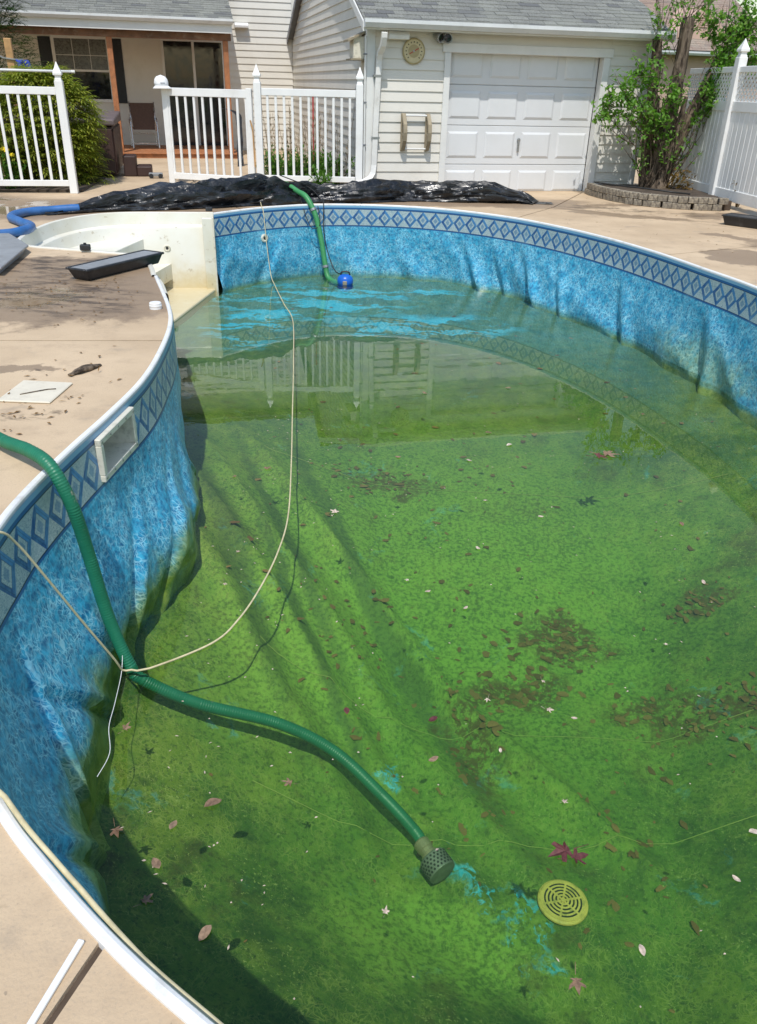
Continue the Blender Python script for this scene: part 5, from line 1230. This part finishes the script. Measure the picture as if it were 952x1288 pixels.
def oval(seed, size):
    V, n = [], 7; Fs = []
    for k in range(n): u = k / (n - 1); w = math.sin(math.pi * u) ** .7 * .27 * size; z = .06 * size * math.sin(u * 5 + seed); V += [((u - .5) * size, w, z + .12 * w), ((u - .5) * size, 0, z), ((u - .5) * size, -w, z + .15 * w)]
    for k in range(n - 1):
        for q in (0, 1): a = 3 * k + q; Fs.append((a, a + 1, a + 4, a + 3))
    me = bpy.data.meshes.new('leaf'); me.from_pydata(V, [], Fs); me.update(); return me
FL = [(-.29, 4.63, 'p', .10, 'm', 'white maple leaf floating right of the rope'), (-.33, 2.32, 'b', .085, 'm', 'curled pale brown leaf floating below the green hose'), (-.77, 1.78, 'b', .08, 'm', 'ragged grey leaf floating in the shaded near corner'), (-.77, 1.93, 'b', .06, 'o', 'folded tan leaf floating above the ragged grey leaf'), (-.54, 1.67, 'b', .065, 'o', 'narrow brown leaf floating nearest the near coping'), (-.96, 2.07, 'b', .09, 'm', 'brown leaf pair floating against the near liner fold'), (-.62, 2.21, 'b', .075, 'o', None), (-.75, 2.1, 'b', .05, 'o', None), (-1.08, 2.6, 'b', .08, 'm', 'maple leaf floating beside the thin string'), (.53, 2.85, 'p', .05, 'm', None), (.8, 2.79, 'p', .06, 'm', None), (.62, 4.22, 'p', .04, 'o', None), (.26, 2.47, 'b', .05, 'o', None), (.77, 2.26, 'p', .045, 'm', None), (.73, 2.03, 'd', .17, 'm', 'large dark red leaf cluster floating above the drain'), (.76, 2.00, 'd', .13, 'm', 'smaller dark red leaf overlapping the leaf above the drain'), (.67, 1.54, 'b', .10, 'm', 'brown maple leaf floating below the drain'), (.06, 1.76, 'p', .05, 'm', None), (.91, 1.65, 'p', .04, 'o', None), (1.48, 2.14, 'p', .05, 'o', None), (1.33, 1.93, 'p', .035, 'o', None), (1.77, 5.7, 'b', .24, 'm', 'clump of brown leaves floating in the tree reflection'), (1.70, 5.66, 'd', .20, 'm', 'dark leaf in the floating clump of the tree reflection'), (1.03, 5.84, 'p', .06, 'o', None), (.81, 2.99, 'p', .035, 'm', None), (.55, 2.53, 'p', .025, 'o', None), (.91, 2.74, 'p', .03, 'o', None), (.89, 6.08, 'b', .06, 'o', None), (.68, 5.52, 'p', .05, 'o', None), (.14, 5.55, 'b', .05, 'o', None), (-1.04, 5.13, 'b', .06, 'm', None), (-.83, 5.28, 'b', .11, 'm', 'brown leaf floating left of the rope near the far fold'), (-.84, 4.1, 'p', .05, 'm', None), (-.86, 3.75, 'p', .045, 'm', None), (.18, 3.84, 'p', .05, 'm', None), (.29, 3.73, 'p', .04, 'o', None), (-.12, 2.75, 'd', .05, 'o', None), (.27, 2.71, 'd', .05, 'o', None), (.49, 3.58, 'p', .035, 'o', None), (1.08, 4.65, 'p', .04, 'o', None), (.73, 4.86, 'p', .05, 'm', None), (1.5, 3.3, 'p', .04, 'm', None), (2.0, 4.6, 'b', .05, 'o', None), (1.2, 7.2, 'b', .06, 'o', None), (.4, 7.0, 'b', .06, 'o', None), (2.3, 6.6, 'b', .06, 'm', None), (1.9, 3.9, 'p', .04, 'o', None)]
MT = {'p': 'leaf_pale', 'b': 'leaf_brown', 'd': 'leaf_dark'}; cache = {}
r = random.Random(77)
for k, (x, y, c, s_, sh, lab) in enumerate(FL):
    me = (maple if sh == 'm' else oval)(k % 9, s_); me.materials.append(M[MT[c]])
    o = bpy.data.objects.new('floating_leaf', me); COL.objects.link(o); o.location = (x, y, WATER + .006); o.rotation_euler = (r.uniform(-.06, .06), r.uniform(-.06, .06), r.uniform(0, 6.28))
    base_l = {'p': 'small pale dry leaf floating on the open green water', 'b': 'small brown dry leaf floating on the open green water', 'd': 'small dark shrivelled leaf floating on the open green water'}[c]
    tag(o, lab or base_l, 'leaf', 'leaves floating on the pool water')
for k, (x, z, s_, lab) in enumerate(((2.72, -.62, 16.4, 'dead leaf stuck to the far right liner wall'), (3.0, -.42, 17.6, 'second dead leaf stuck to the far right liner wall'))):
    pass
def litter():
    r = random.Random(5); m = MB()
    C_ = [(1.32, 4.52, .13, .13, 90), (.90, 4.08, .20, .11, 60), (1.20, 4.3, .16, .20, 20), (1.75, 3.90, .16, .10, 26), (2.15, 3.76, .26, .12, 80), (2.33, 4.7, .12, .08, 40), (2.1, 3.45, .3, .12, 26), (.03, 6.2, .25, .12, 60), (.57, 3.52, .12, .35, 50), (1.34, 2.92, .15, .25, 26), (-.2, 4.4, .3, .25, 40), (.6, 4.7, .3, .8, 40), (1.2, 6.5, 1.2, .8, 90), (-.3, 5.0, .6, 1.2, 60), (1.5, 3.4, 1.0, 1.0, 60), (.3, 9.0, 1.6, 1.2, 60)]
    for x, y, sx, sy, n in C_:
        for k in range(n):
            px_, py_ = r.gauss(x, sx), r.gauss(y, sy)
            if not (-1.2 < px_ < 3.2 and 1.2 < py_ < 11.5): continue
            z = floor_z(px_, py_, dist_edge(px_, py_)) + .003 + r.random() * .003; a = r.uniform(0, 6.283); s2 = (.018 + .062 * r.random() ** 1.6); n_ = 10; el = r.uniform(.4, .85); V = [(px_, py_, z + .002)]
            ph, lb = r.uniform(0, 6.28), r.choice((2, 3, 5)); cu = r.uniform(-.8, 1.2)
            for q in range(n_): b = 6.283 * q / n_; d = s2 * .5 * (.88 + .14 * math.sin(b * lb + ph)) * r.uniform(.92, 1.08); cx_, sx_ = d * math.cos(b) * 1.2, d * math.sin(b) * el; V.append((px_ + cx_ * math.cos(a) - sx_ * math.sin(a), py_ + cx_ * math.sin(a) + sx_ * math.cos(a), max(z - .004, z + .2 * abs(sx_) * cu)))
            m.add(V, [(0, 1 + q, 1 + (q + 1) % n_) for q in range(n_)])
    o = m.build('sunken_leaves', 'litter'); tag(o, 'dark drifts of sunken leaves on the pool floor', 'leaves', kind='stuff')
litter()
def scum():
    r = random.Random(91); m = MB()
    for k in range(420):
        x, y = r.uniform(-1.0, 3.1), 1.3 + 9.5 * r.random() ** 1.3
        if k % 3 == 0: x, y = r.gauss(-.7, .35), r.uniform(1.6, 6.5)
        if dist_edge(x, y) < .35 or not (x > -1.0 and (x - .6) ** 2 / 7.5 + (y - 6.2) ** 2 / 33 < 1): continue
        leaf_faces(m, Vector((x, y, WATER + .003)), Vector((r.uniform(-1, 1), r.uniform(-1, 1), .05)), Vector((0, 0, 1)), r.uniform(.006, .022), r.uniform(.004, .010), .02)
    o = m.build('floating_specks', 'leaf_pale'); tag(o, 'tiny pale seed husks and specks drifting on the water', 'specks', kind='stuff')
scum()
